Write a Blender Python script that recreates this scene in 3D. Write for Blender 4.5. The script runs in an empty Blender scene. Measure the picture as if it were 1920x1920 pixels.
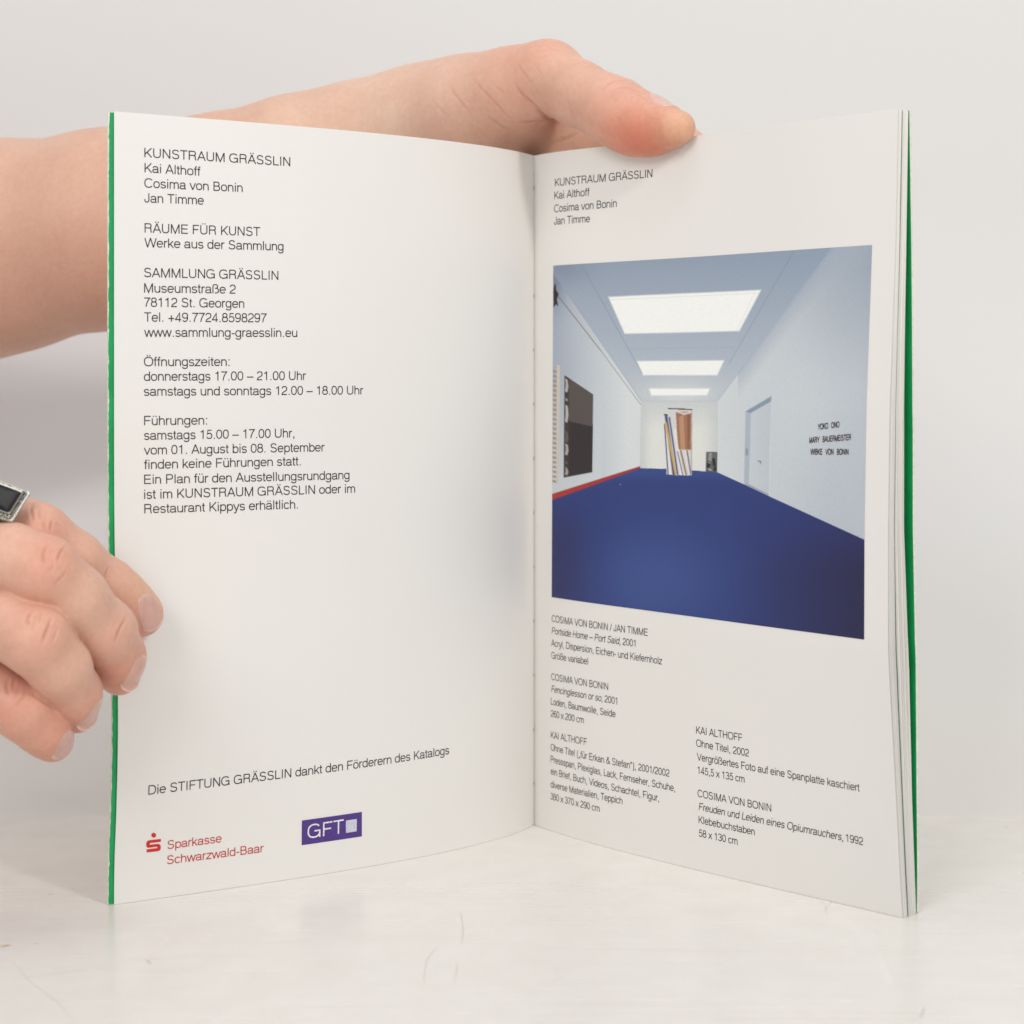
import bpy, bmesh, math, random, os
import numpy as np
from mathutils import Vector
random.seed(5); rng = np.random.default_rng(5)
C = bpy.context.scene.collection
SC = bpy.context.scene

# ---------------------------------------------------------------- camera
F = 3600.0; HZ = 740.0; H = .24; HC = .643 * H        # lens in pixels of a 1920 frame, horizon row, book height, eye height
cam = bpy.data.cameras.new('camera'); cam_o = bpy.data.objects.new('camera', cam); C.objects.link(cam_o)
cam_o.location = (0, 0, HC); cam_o.rotation_euler = (math.pi / 2, 0, 0)
cam.sensor_width = 36; cam.lens = F / 1920 * 36; cam.shift_y = -(960 - HZ) / 1920
cam.clip_start = .01; cam.clip_end = 50
cam.dof.use_dof = True; cam.dof.focus_distance = .615; cam.dof.aperture_fstop = 16
SC.camera = cam_o
SC.view_settings.view_transform = 'Standard'; SC.view_settings.look = 'None'
SC.view_settings.exposure = 0.0; SC.view_settings.gamma = 1
SC.cycles.max_bounces = 8; SC.cycles.use_denoising = True

# ---------------------------------------------------------------- light: studio softboxes and the room's own fill
w = bpy.data.worlds.new('World'); SC.world = w; w.use_nodes = True
w.node_tree.nodes['Background'].inputs[0].default_value = (.97, .98, 1, 1)
w.node_tree.nodes['Background'].inputs[1].default_value = .47
def lamp(name, loc, target, size, power, col, sy=None):
    l = bpy.data.lights.new(name, 'AREA'); l.energy = power; l.color = col; l.size = size
    if sy: l.shape = 'RECTANGLE'; l.size_y = sy
    o = bpy.data.objects.new(name, l); C.objects.link(o); o.location = loc
    o.rotation_euler = (Vector(target) - Vector(loc)).to_track_quat('-Z', 'Y').to_euler()
lamp('softbox_key', (.60, -.20, .74), (0, .65, .12), .12, 4.2, (1, .965, .92))
lamp('softbox_fill', (-.48, -.42, .74), (0, .65, .10), .50, 5.6, (1, .97, .945))
lamp('softbox_top', (.0, .48, 1.15), (0, .68, 0), .55, 2.5, (1, .985, .97))

# ---------------------------------------------------------------- helpers
def at(u, v, Y): return np.array([(u - 960) * Y / F, Y, HC - (v - HZ) * Y / F])
def mesh_obj(name, V, Fc, mats, parent=None, smooth=True, mi=None):
    me = bpy.data.meshes.new(name); me.from_pydata([tuple(map(float, p)) for p in V], [], [tuple(map(int, f)) for f in Fc])
    for m in (mats if isinstance(mats, (list, tuple)) else [mats]): me.materials.append(m)
    if mi is not None: me.polygons.foreach_set('material_index', np.asarray(mi, np.int32))
    me.polygons.foreach_set('use_smooth', np.full(len(me.polygons), smooth)); me.update()
    o = bpy.data.objects.new(name, me); C.objects.link(o)
    if parent: o.parent = parent
    return o
def mesh_np(name, V, Q, mat, parent=None, smooth=True):
    """fast mesh from numpy arrays; Q is n x 3 or n x 4"""
    me = bpy.data.meshes.new(name); n = Q.shape[1]
    me.vertices.add(len(V)); me.vertices.foreach_set('co', np.ascontiguousarray(V, np.float32).ravel())
    me.loops.add(Q.size); me.loops.foreach_set('vertex_index', np.ascontiguousarray(Q, np.int32).ravel())
    me.polygons.add(len(Q)); me.polygons.foreach_set('loop_start', np.arange(0, Q.size, n, dtype=np.int32))
    me.polygons.foreach_set('use_smooth', np.full(len(Q), smooth)); me.update(calc_edges=True); me.validate()
    me.materials.append(mat)
    o = bpy.data.objects.new(name, me); C.objects.link(o)
    if parent: o.parent = parent
    return o
def set_col(o, col, name='tint'):
    a = o.data.color_attributes.new(name, 'FLOAT_COLOR', 'POINT')
    c = np.ones((len(col), 4), np.float32); c[:, :3] = col; a.data.foreach_set('color', c.ravel())
def empty(name, loc=(0, 0, 0)):
    o = bpy.data.objects.new(name, None); o.empty_display_size = .02; C.objects.link(o); o.location = loc; return o
def tag(o, label=None, cat=None, group=None, kind=None):
    for k, v in (('label', label), ('category', cat), ('group', group), ('kind', kind)):
        if v: o[k] = v
    return o
def srgb(*c):
    c = np.array(c, float) / 255.
    return np.where(c <= .04045, c / 12.92, ((c + .055) / 1.055) ** 2.4)
def mat(name, col, rough=.5, spec=.5, metal=0., coat=0., sss=0.):
    m = bpy.data.materials.new(name); m.use_nodes = True
    b = m.node_tree.nodes['Principled BSDF']
    b.inputs['Base Color'].default_value = (*col, 1); b.inputs['Roughness'].default_value = rough
    b.inputs['Specular IOR Level'].default_value = spec; b.inputs['Metallic'].default_value = metal
    b.inputs['Coat Weight'].default_value = coat
    return m, m.node_tree, b
def noise(nt, scale, detail=3, rough=.5, vec=None, dist=0):
    n = nt.nodes.new('ShaderNodeTexNoise'); n.inputs['Scale'].default_value = scale; n.inputs['Detail'].default_value = detail
    n.inputs['Roughness'].default_value = rough; n.inputs['Distortion'].default_value = dist
    if vec is None:
        t = nt.nodes.new('ShaderNodeTexCoord'); vec = t.outputs['Object']
    nt.links.new(vec, n.inputs['Vector']); return n.outputs['Fac']
def ramp(nt, fac, stops):
    r = nt.nodes.new('ShaderNodeValToRGB'); nt.links.new(fac, r.inputs[0]); e = r.color_ramp.elements
    while len(e) < len(stops): e.new(.5)
    for q, (p, c) in zip(e, stops): q.position = p; q.color = (*c, 1) if len(c) == 3 else c
    return r.outputs[0]
def bump(nt, b, h, strength, dist, prev=None):
    n = nt.nodes.new('ShaderNodeBump'); n.inputs['Strength'].default_value = strength; n.inputs['Distance'].default_value = dist
    nt.links.new(h, n.inputs['Height'])
    if prev is not None: nt.links.new(prev, n.inputs['Normal'])
    nt.links.new(n.outputs[0], b.inputs['Normal']); return n.outputs[0]
def mixc(nt, fac, a, b, mode='MIX'):
    m = nt.nodes.new('ShaderNodeMix'); m.data_type = 'RGBA'; m.blend_type = mode
    for s, v in ((m.inputs[0], fac), (m.inputs[6], a), (m.inputs[7], b)):
        if isinstance(v, (int, float)): s.default_value = v
        elif isinstance(v, (tuple, list, np.ndarray)): s.default_value = (*v, 1)
        else: nt.links.new(v, s)
    return m.outputs[2]
def mapping(nt, scale, rot=(0, 0, 0)):
    t = nt.nodes.new('ShaderNodeTexCoord'); m = nt.nodes.new('ShaderNodeMapping')
    m.inputs['Scale'].default_value = scale; m.inputs['Rotation'].default_value = rot
    nt.links.new(t.outputs['Object'], m.inputs['Vector']); return m.outputs[0]

# ---------------------------------------------------------------- materials
M = {}
m, nt, b = mat('coated_paper', (.81, .795, .76), .42, .35)
nt.links.new(ramp(nt, noise(nt, 9, 2), [(.3, (.802, .787, .757)), (.7, (.816, .802, .771))]), b.inputs['Base Color'])
p = bump(nt, b, noise(nt, 2600, 2), .10, .00004); bump(nt, b, noise(nt, 14, 2), .25, .0012, p); M['paper'] = m
m, nt, b = mat('page_edges', (.90, .885, .84), .75, .2); M['edge'] = m
m, nt, b = mat('teal_leaf_edge', (.20, .27, .25), .7, .2); M['teal'] = m
m, nt, b = mat('green_cover_print', srgb(18, 158, 88), .34, .4)
nt.links.new(ramp(nt, noise(nt, 120, 4), [(.3, srgb(14, 150, 80)), (.7, srgb(24, 166, 94))]), b.inputs['Base Color']); M['green'] = m
m, nt, b = mat('cover_board', (.76, .74, .66), .6, .3)
nt.links.new(ramp(nt, noise(nt, 900, 3), [(.35, (.66, .68, .58)), (.6, (.82, .80, .72))]), b.inputs['Base Color']); M['board'] = m
def ink(name, col, rough=.45):
    m, nt, b = mat(name, col, rough, .3)
    lo = [c * .82 for c in col]; hi = [min(1, c * 1.15) for c in col]
    nt.links.new(ramp(nt, noise(nt, 1800, 2), [(.3, lo), (.7, hi)]), b.inputs['Base Color']); return m
M['ink'] = ink('black_ink', srgb(48, 46, 46)); M['red'] = ink('red_ink', srgb(205, 52, 44)); M['redtext'] = ink('red_text_ink', srgb(196, 70, 60))
M['purple'] = ink('purple_ink', srgb(82, 58, 134)); M['white_ink'] = ink('unprinted_white', srgb(226, 224, 228)); M['lilac'] = ink('pale_lilac_ink', srgb(203, 204, 218))
M['brown_ink'] = ink('dark_brown_ink', srgb(58, 36, 34))
m, nt, b = mat('photo_print', (1, 1, 1), .40, .35)
a = nt.nodes.new('ShaderNodeAttribute'); a.attribute_name = 'tint'
gr = ramp(nt, noise(nt, 2200, 2), [(.3, (.95, .95, .955)), (.7, (1.04, 1.04, 1.035))])
nt.links.new(mixc(nt, 1., a.outputs['Color'], gr, 'MULTIPLY'), b.inputs['Base Color']); M['photo'] = m

m, nt, b = mat('glossy_white_table', (.82, .79, .735), .22, .45)
v1 = mapping(nt, (5, 90, 5), (0, 0, .30)); v2 = mapping(nt, (60, 7, 5), (0, 0, -.22)); v3 = mapping(nt, (22, 22, 22))
s1 = ramp(nt, noise(nt, 1.6, 6, .65, v1, .6), [(.60, (0, 0, 0)), (.72, (1, 1, 1))])
s2 = ramp(nt, noise(nt, 1.3, 5, .6, v2, .9), [(.63, (0, 0, 0)), (.75, (1, 1, 1))])
base = ramp(nt, noise(nt, 3.2, 4, .55, v3), [(.3, (.755, .73, .688)), (.7, (.79, .772, .735))])
base = mixc(nt, s1, base, (.73, .70, .655)); base = mixc(nt, s2, base, (.81, .795, .76))
vo = nt.nodes.new('ShaderNodeTexVoronoi'); vo.inputs['Scale'].default_value = 38; nt.links.new(mapping(nt, (1, 1, 1)), vo.inputs['Vector'])
base = mixc(nt, ramp(nt, vo.outputs['Distance'], [(.018, (.55, .55, .55)), (.035, (0, 0, 0))]), base, (.50, .46, .42))
nt.links.new(base, b.inputs['Base Color'])
rr = nt.nodes.new('ShaderNodeMapRange'); nt.links.new(noise(nt, 2.2, 5, .6, v1), rr.inputs[0]); rr.inputs[3].default_value = .16; rr.inputs[4].default_value = .34
tc = nt.nodes.new('ShaderNodeTexCoord'); sx = nt.nodes.new('ShaderNodeSeparateXYZ'); nt.links.new(tc.outputs['Object'], sx.inputs[0])
fy = nt.nodes.new('ShaderNodeMapRange'); nt.links.new(sx.outputs['Y'], fy.inputs[0]); fy.inputs[1].default_value = .585; fy.inputs[2].default_value = .70; fy.inputs[4].default_value = .5; fy.interpolation_type = 'SMOOTHSTEP'
ad = nt.nodes.new('ShaderNodeMath'); nt.links.new(rr.outputs[0], ad.inputs[0]); nt.links.new(fy.outputs[0], ad.inputs[1]); nt.links.new(ad.outputs[0], b.inputs['Roughness'])
sp = nt.nodes.new('ShaderNodeMapRange'); nt.links.new(sx.outputs['Y'], sp.inputs[0]); sp.inputs[1].default_value = .60; sp.inputs[2].default_value = .703; sp.inputs[3].default_value = .47; sp.inputs[4].default_value = .2; nt.links.new(sp.outputs[0], b.inputs['Specular IOR Level'])
bump(nt, b, noise(nt, 1.5, 6, .65, v1, .5), .12, .0004); M['table'] = m
m, nt, b = mat('wall_paint', (.765, .763, .755), .8, .2)
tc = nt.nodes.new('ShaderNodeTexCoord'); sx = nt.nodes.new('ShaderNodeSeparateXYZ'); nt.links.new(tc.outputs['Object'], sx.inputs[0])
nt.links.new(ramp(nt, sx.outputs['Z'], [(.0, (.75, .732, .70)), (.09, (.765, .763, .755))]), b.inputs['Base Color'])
bump(nt, b, noise(nt, 260, 4), .15, .0006); M['wall'] = m
for nm, c in (('scratch_grey', (.66, .63, .585)), ('scratch_orange', (.75, .48, .22))): M[nm] = mat(nm, c, .5, .3)[0]

# skin
m, nt, b = mat('skin', (.72, .46, .36), .46, .42)
a = nt.nodes.new('ShaderNodeAttribute'); a.attribute_name = 'tint'
c1 = ramp(nt, noise(nt, 46, 4, .6), [(.32, (.96, .915, .90)), (.68, (1.03, 1.05, 1.05))])
c2 = ramp(nt, noise(nt, 520, 5, .7), [(.30, (.955, .915, .905)), (.70, (1.035, 1.06, 1.06))])
col = mixc(nt, 1., mixc(nt, 1., a.outputs['Color'], c1, 'MULTIPLY'), c2, 'MULTIPLY')
nt.links.new(col, b.inputs['Base Color'])
b.inputs['Subsurface Weight'].default_value = .25; b.inputs['Subsurface Radius'].default_value = (1, .36, .22); b.inputs['Subsurface Scale'].default_value = .0014
vo = nt.nodes.new('ShaderNodeTexVoronoi'); vo.feature = 'DISTANCE_TO_EDGE'; vo.inputs['Scale'].default_value = 950
nt.links.new(mapping(nt, (1, 1, 1)), vo.inputs['Vector'])
p = bump(nt, b, noise(nt, 1000, 5, .7), .34, .00024)
p = bump(nt, b, ramp(nt, vo.outputs['Distance'], [(0, (0, 0, 0)), (.12, (1, 1, 1))]), .22, .00012, p)
M['skin'] = m
m, nt, b = mat('fingernail', (.80, .56, .50), .24, .5); a = nt.nodes.new('ShaderNodeAttribute'); a.attribute_name = 'tint'
nt.links.new(mixc(nt, 1., a.outputs['Color'], ramp(nt, noise(nt, 1, 3, .5, mapping(nt, (500, 500, 90))), [(.3, (.95, .94, .94)), (.7, (1.04, 1.04, 1.04))]), 'MULTIPLY'), b.inputs['Base Color'])
b.inputs['Subsurface Weight'].default_value = .2; b.inputs['Subsurface Scale'].default_value = .001; M['nail'] = m
m, nt, b = mat('pink_knit', (.62, .33, .32), .9, .1); bump(nt, b, noise(nt, 900, 3), .5, .0006)
nt.links.new(ramp(nt, noise(nt, 300, 3), [(.3, (.55, .28, .28)), (.7, (.68, .38, .36))]), b.inputs['Base Color']); M['sleeve'] = m
m, nt, b = mat('oxidised_silver', (.72, .70, .66), .34, .5, 1.)
nt.links.new(ramp(nt, noise(nt, 1500, 4, .6), [(.36, (.10, .085, .07)), (.50, (.40, .38, .34)), (.72, (.70, .68, .62))]), b.inputs['Base Color'])
bump(nt, b, noise(nt, 1300, 3), .6, .0004); M['filigree'] = m
m, nt, b = mat('polished_silver', (.50, .48, .43), .34, .5, 1.); bump(nt, b, noise(nt, 700, 2), .15, .0002); M['silver'] = m
m, nt, b = mat('black_onyx', (.008, .008, .010), .22, .20)
nt.links.new(ramp(nt, noise(nt, 90, 3), [(.3, (.008, .008, .010)), (.7, (.022, .020, .022))]), b.inputs['Base Color']); M['onyx'] = m

# ---------------------------------------------------------------- setting: table and the wall behind it
def setting():
    V = []; Fc = []
    nx = 2
    for y in (-1.2, .704): V += [(-2.2, y, 0), (2.2, y, 0)]
    for y in (-1.2, .704): V += [(-2.2, y, -.03), (2.2, y, -.03)]
    o = mesh_obj('table_top', V, [(0, 1, 3, 2), (4, 6, 7, 5), (0, 4, 5, 1), (2, 3, 7, 6), (0, 2, 6, 4), (1, 5, 7, 3)], M['table'], smooth=False)
    tag(o, kind='structure')
    V = []; Fc = []; prof = [(.7045, -.03), (.7045, -.002)]
    R = .26; y0 = .71
    for k in range(25):
        a = k / 24 * math.pi / 2; prof.append((y0 + R * math.sin(a), -.001 + R * (1 - math.cos(a))))
    prof += [(y0 + R, .8), (y0 + R, 1.6)]
    for (y, z) in prof: V += [(-2.2, y, z), (2.2, y, z)]
    for k in range(len(prof) - 1): Fc.append((2 * k, 2 * k + 1, 2 * k + 3, 2 * k + 2))
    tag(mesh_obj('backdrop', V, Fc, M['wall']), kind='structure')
setting()

def scratch(pts, wd, mt, name='scratch'):
    """a fine worn line lying on the table, given by picture positions on the table plane"""
    P = []
    for u, v in pts:
        Y = F * HC / (v - HZ); P.append(np.array([(u - 960) * Y / F, Y, .0003]))
    V = []; Fc = []
    for i, p_ in enumerate(P):
        d = P[min(i + 1, len(P) - 1)] - P[max(i - 1, 0)]; d /= np.linalg.norm(d); n = np.array([-d[1], d[0], 0])
        ww = wd * (math.sin(math.pi * (i + .4) / (len(P) - .2)) + .1); V += [p_ - n * ww / 2, p_ + n * ww / 2]
    for i in range(len(P) - 1): Fc.append((2 * i, 2 * i + 1, 2 * i + 3, 2 * i + 2))
    return V, Fc
def scratches():
    V = []; Fc = []; mi = []
    rows = [([(0, 1776), (10, 1774), (20, 1773)], .0007, 1), ([(0, 1842), (60, 1832), (140, 1822), (200, 1812)], .00016, 0), ([(20, 1800), (60, 1845), (110, 1880), (140, 1920)], .00010, 0),
            ([(864, 1710), (869, 1745), (865, 1770)], .00016, 0), ([(858, 1808), (853, 1840)], .00016, 0), ([(276, 1801), (282, 1806)], .0005, 0), ([(1733, 1890), (1727, 1908)], .0003, 0),
            ([(1535, 1683), (1548, 1700), (1552, 1716)], .0001, 0), ([(1545, 1708), (1560, 1690)], .00014, 0), ([(440, 1775), (480, 1770), (520, 1768), (590, 1762)], .00014, 0),
            ([(820, 1775), (800, 1800), (795, 1838)], .00016, 2), ([(200, 1802), (320, 1797), (430, 1790)], .00012, 0)]
    for p_, wd, k in rows:
        v, f = scratch(p_, wd, k); n = len(V); V += v; Fc += [tuple(i + n for i in q) for q in f]; mi += [1 if k == 1 else 0] * len(f)
    for _ in range(26):                                  # specks of dirt
        u = random.uniform(30, 1900); v = random.uniform(1740, 1910); Y = F * HC / (v - HZ); x = (u - 960) * Y / F; r = random.uniform(.00012, .00028); n = len(V)
        V += [(x + r * math.cos(k * 1.047) * random.uniform(.6, 1.2), Y + r * math.sin(k * 1.047), .0004) for k in range(6)]; Fc.append(tuple(range(n, n + 6))); mi.append(0)
    tag(mesh_obj('table_scratches', V, Fc, [M['scratch_grey'], M['scratch_orange']], smooth=False, mi=mi), 'fine grey scratches and specks of dirt on the glossy white table', 'scratches', kind='stuff')
scratches()

# ---------------------------------------------------------------- the book: page surfaces
P_L = [(8, 688.5), (2.8, 677.7), (-3.5, 668.2), (-11.5, 659), (-18, 652), (-37, 635), (-58, 619.6), (-77.5, 606.8), (-108, 588), (-120.3, 580.6)]
P_RT = [(8, 688.5), (13.5, 680.5), (18.6, 674.5), (37, 658), (56, 639.5), (74, 619.5), (96, 594), (114.5, 574.0)]
P_RB = [(8, 688.5), (13.2, 680), (18.6, 672), (45, 639.8), (61.5, 621.5), (79.5, 603), (97, 585), (115.3, 566)]
def curve(P, deg, n=241):
    P = np.array(P) / 1000.; c = np.r_[0, np.cumsum(np.hypot(*np.diff(P, axis=0).T))]; c /= c[-1]
    ww = np.ones(len(c)); ww[0] = 6; ww[-1] = 3
    t = np.linspace(0, 1, n); x = np.polyval(np.polyfit(c, P[:, 0], deg, w=ww), t); y = np.polyval(np.polyfit(c, P[:, 1], deg, w=ww), t)
    s = np.r_[0, np.cumsum(np.hypot(np.diff(x), np.diff(y)))]; S = np.linspace(0, s[-1], n)
    return s[-1], np.interp(S, s, x), np.interp(S, s, y)
CL = curve(P_L, 5); CT = curve(P_RT, 5); CB = curve(P_RB, 5); W_L = CL[0]; W_R = .5 * (CT[0] + CB[0])
def sm(x): x = np.clip(x, 0, 1); return x * x * (3 - 2 * x)
TB = [0, .055, .15, .28, .33, .48, .62, .75, .83, 1.]; WB = [.00037, .00164, .00334, .00584, .00666, .00603, .00467, .00219, .00064, -.00161]
KN = np.arange(241)
def lay(side, f, z, off=0.):
    """point of the page at fraction f from fold to fore-edge, height z; off = metres behind the page"""
    f, z, off = np.broadcast_arrays(np.asarray(f, float), np.asarray(z, float), np.asarray(off, float)); t = z / H; i = np.clip(f, 0, 1) * 240; ex = np.clip(f - 1, 0, 1)
    def ev(c):
        return np.interp(i, KN, c[1]) + ex * 240 * (c[1][-1] - c[1][-2]), np.interp(i, KN, c[2]) + ex * 240 * (c[2][-1] - c[2][-2])
    if side == 'L':
        x, y = ev(CL); b = .0026 * np.exp(-((t - .235) / .16) ** 2) * f ** 2 * sm(t / .12) - off
        return np.stack([x + .61 * b, y - .79 * b, z], -1)
    x0, y0 = ev(CB); x1, y1 = ev(CT); g = np.clip(t, 0, 1) ** 1.3
    b = np.interp(t, TB, WB) * f ** 1.6 - off
    return np.stack([x0 * (1 - g) + x1 * g - .72 * b, y0 * (1 - g) + y1 * g - .69 * b, z], -1)
def proj(P): return 960 + F * P[0] / P[1], HZ - F * (P[2] - HC) / P[1]
_inv = {}
def inv(side, u, v):
    """page position under a spot of the picture"""
    f, z = .5, .12
    for _ in range(25):
        p0 = proj(lay(side, f, z)); pa = proj(lay(side, f + 1e-4, z)); pb = proj(lay(side, f, z + 1e-4))
        J = np.array([[pa[0] - p0[0], pb[0] - p0[0]], [pa[1] - p0[1], pb[1] - p0[1]]]) / 1e-4
        d = np.linalg.solve(J, [u - p0[0], v - p0[1]]); f = min(max(f + min(max(d[0], -.2), .2), -.01), 1.01); z += d[1]
    return f, z

book = empty('book', (.008, .6885, 0))
tag(book, 'open catalogue standing upright on the white table, green inside cover showing at its edges', 'book')
def grid_faces(nf, nz, flip=False, o=0):
    a = (np.arange(nf - 1)[:, None] * nz + np.arange(nz - 1)[None, :]).ravel() + o
    q = np.stack([a, a + nz, a + nz + 1, a + 1], 1); return q[:, ::-1] if flip else q
def sheet(side, fs, zs, off, th, fedge=None):
    """a closed thin sheet; returns verts, quads and which quads are front (0), rest (1)"""
    fg, zg = np.meshgrid(fs, zs, indexing='ij'); n = fg.size
    if fedge is not None: fg = fedge(fg, zg)
    A = lay(side, fg, zg, off(fg, zg)).reshape(-1, 3); B = lay(side, fg, zg, off(fg, zg) + th).reshape(-1, 3)
    nf, nz = len(fs), len(zs); q1 = grid_faces(nf, nz); q2 = grid_faces(nf, nz, True, n)
    e = []
    for j in range(nz - 1): k = (nf - 1) * nz + j; e.append((k, k + n, k + n + 1, k + 1))
    for i in range(nf - 1): k = i * nz; e.append((k, k + n, k + n + nz, k + nz)); k += nz - 1; e.append((k, k + nz, k + nz + n, k + n))
    e = np.array(e); AB = np.concatenate([A, B]); R = AB[e.ravel()]; e2 = 2 * n + np.arange(len(R)).reshape(-1, 4)      # the rim has its own corners, so it shades crisply
    return np.concatenate([AB, R]), np.concatenate([q1, q2, e2]), np.r_[np.zeros(len(q1)), np.ones(len(q2) + len(e2))].astype(int)
def build_parent(o, parent=book):
    o.parent = parent; o.matrix_parent_inverse = parent.matrix_world.inverted(); return o
bpy.context.view_layer.update()
INVB = book.matrix_world.inverted()
def kid(o, parent):
    o.parent = parent
    if parent is book: o.matrix_parent_inverse = INVB
    return o
fs = np.linspace(0, 1, 121) ** 1.15; zs = np.linspace(.00008, H, 61)
pages = {}
for s_, lab in (('L', 'page on the left with a column of black text and two sponsor logos'), ('R', 'page on the right with a large colour photograph and captions')):
    V, Q, mi = sheet(s_, fs, zs, lambda f, z: 0 * f, .00012)
    o = mesh_obj('page', V, Q, [M['paper'], M['edge']], mi=(mi * 0)); pages[s_] = kid(o, book); o['label'] = lab
# rough shape of the rest of the block behind the right page, by height
TV = [0, .053, .146, .278, .317, .475, .607, .739, .833, 1.]
DS = np.array([28, 30, 32, 39, 41, 32, 30, 25, 22, 20]) / 4200.; DC = np.array([30, 36.5, 43, 54, 57, 52, 49, 40, 33, 23]) / 4200.
def behind(frac, D):
    return lambda f, z: .0003 + np.interp(z / H, TV, D) * frac * np.clip(f / .12, 0, 1) ** .6
V = []; Q = []; mi = []; n = 0
fl = np.r_[.015, np.linspace(.04, 1, 20)]; zl = np.linspace(.0001, H - .0002, 41)
NL = 25
for k in range(1, NL + 1):
    fr = k / NL; jit = rng.normal(0, .0006); ph = rng.uniform(0, 6.28)
    if k in (2, 10, 11, 18): fr += .008
    v, q, m_ = sheet('R', fl, zl, behind(fr, DS), .00014, lambda f, z: f * (1 - .0012 * (k % 3 == 0) + jit + .0006 * np.sin(z * 30 + ph)))
    V.append(v); Q.append(q + n); n += len(v); mi += [1 if k == 10 else 0] * len(q)
o = mesh_obj('page_block', np.concatenate(V), np.concatenate(Q), [M['edge'], M['teal']], mi=mi); kid(o, book); tag(o, kind='stuff')
# cover: green inside, pale board outside
def noisy(z, amp, sc, seed):
    r = np.random.default_rng(seed); v = 0
    for k in range(1, 7): v = v + np.interp(z * sc * k * 1.7, np.arange(400), r.normal(0, 1, 400)) / k
    return amp * v
fcov = np.r_[np.linspace(.03, .98, 24), 1.0, 1.006, 1.0095]; zc = np.linspace(.0002, H - .0003, 520)
def edgeL(f, z):
    top = sm((z - .18) / .05); e = 1.0095 - np.clip(.0006 + .0006 * top + noisy(z, .00045, 420, 3), .0001, .0024) - .0012 * np.exp(-((z - H) / .004) ** 2)
    g = f.copy(); g[-2] = e[-1]; g[-1] = 1.0097; g[-3] = 1.0; return g
v1_, q1_, m1_ = sheet('L', fcov, zc, lambda f, z: .0006 * np.clip(f / .1, 0, 1) + 0 * z, .0005, edgeL)
nzc = len(zc); nq = (len(fcov) - 1) * (nzc - 1); m1_[nq - (nzc - 1):nq] = 1
zr = np.linspace(.0002, H, 60); fr_ = np.r_[np.linspace(.03, .99, 24), 1.0]
v2_, q2_, m2_ = sheet('R', fr_, zr, behind(1., DC), .0009)
nl = len(v1_); V = np.concatenate([v1_, v2_]); Q = np.concatenate([q1_, q2_ + nl]); mi = np.r_[m1_, m2_]
a0, a1 = 0, nzc - 1; b0, b1 = nl, nl + len(zr) - 1            # the spine strip joins both halves behind the fold
ha, hb = len(fcov) * nzc, len(fr_) * len(zr)
k0 = len(V); V = np.concatenate([V, [(.0035, .6985, 0.0002), (.0035, .6985, H - .0003), (.0150, .6975, .0002), (.0150, .6975, H - .0003)]])
Q = np.concatenate([Q, [[a0 + ha, k0, k0 + 1, a1 + ha], [k0, k0 + 2, k0 + 3, k0 + 1], [k0 + 2, b0 + hb, b1 + hb, k0 + 3]]]); mi = np.r_[mi, 1, 1, 1]
kid(mesh_obj('cover', V, Q, [M['green'], M['board']], mi=mi), book)
# sewing in the fold
sv = [354] + [554.7 + k * 101.5 for k in range(10)]
st = None
for k, v_ in enumerate(sv):
    z = HC - (v_ - HZ) * .6885 / F
    if st is None:
        L = .0009; V = []; Fc = []
        for i, (dz, r) in enumerate(((-L, .00002), (-L * .5, .00014), (L * .5, .00016), (L, .00002))):
            V += [(r * math.cos(a * 1.5708), r * math.sin(a * 1.5708), dz) for a in range(4)]
        for i in range(3):
            for a in range(4): Fc.append((4 * i + a, 4 * i + (a + 1) % 4, 4 * i + 4 + (a + 1) % 4, 4 * i + 4 + a))
        o = mesh_obj('stitch', V, Fc, mat('stitch_thread', (.42, .39, .34), .8)[0]); st = o
    else: o = st.copy(); C.objects.link(o)
    kid(o, book); o.location = (.0077, .6876, z); o.scale = (1, 1, (1.0 if k == 0 else random.uniform(.5, .9))); o.rotation_euler = (0, random.uniform(-.12, .12), 0)

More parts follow.
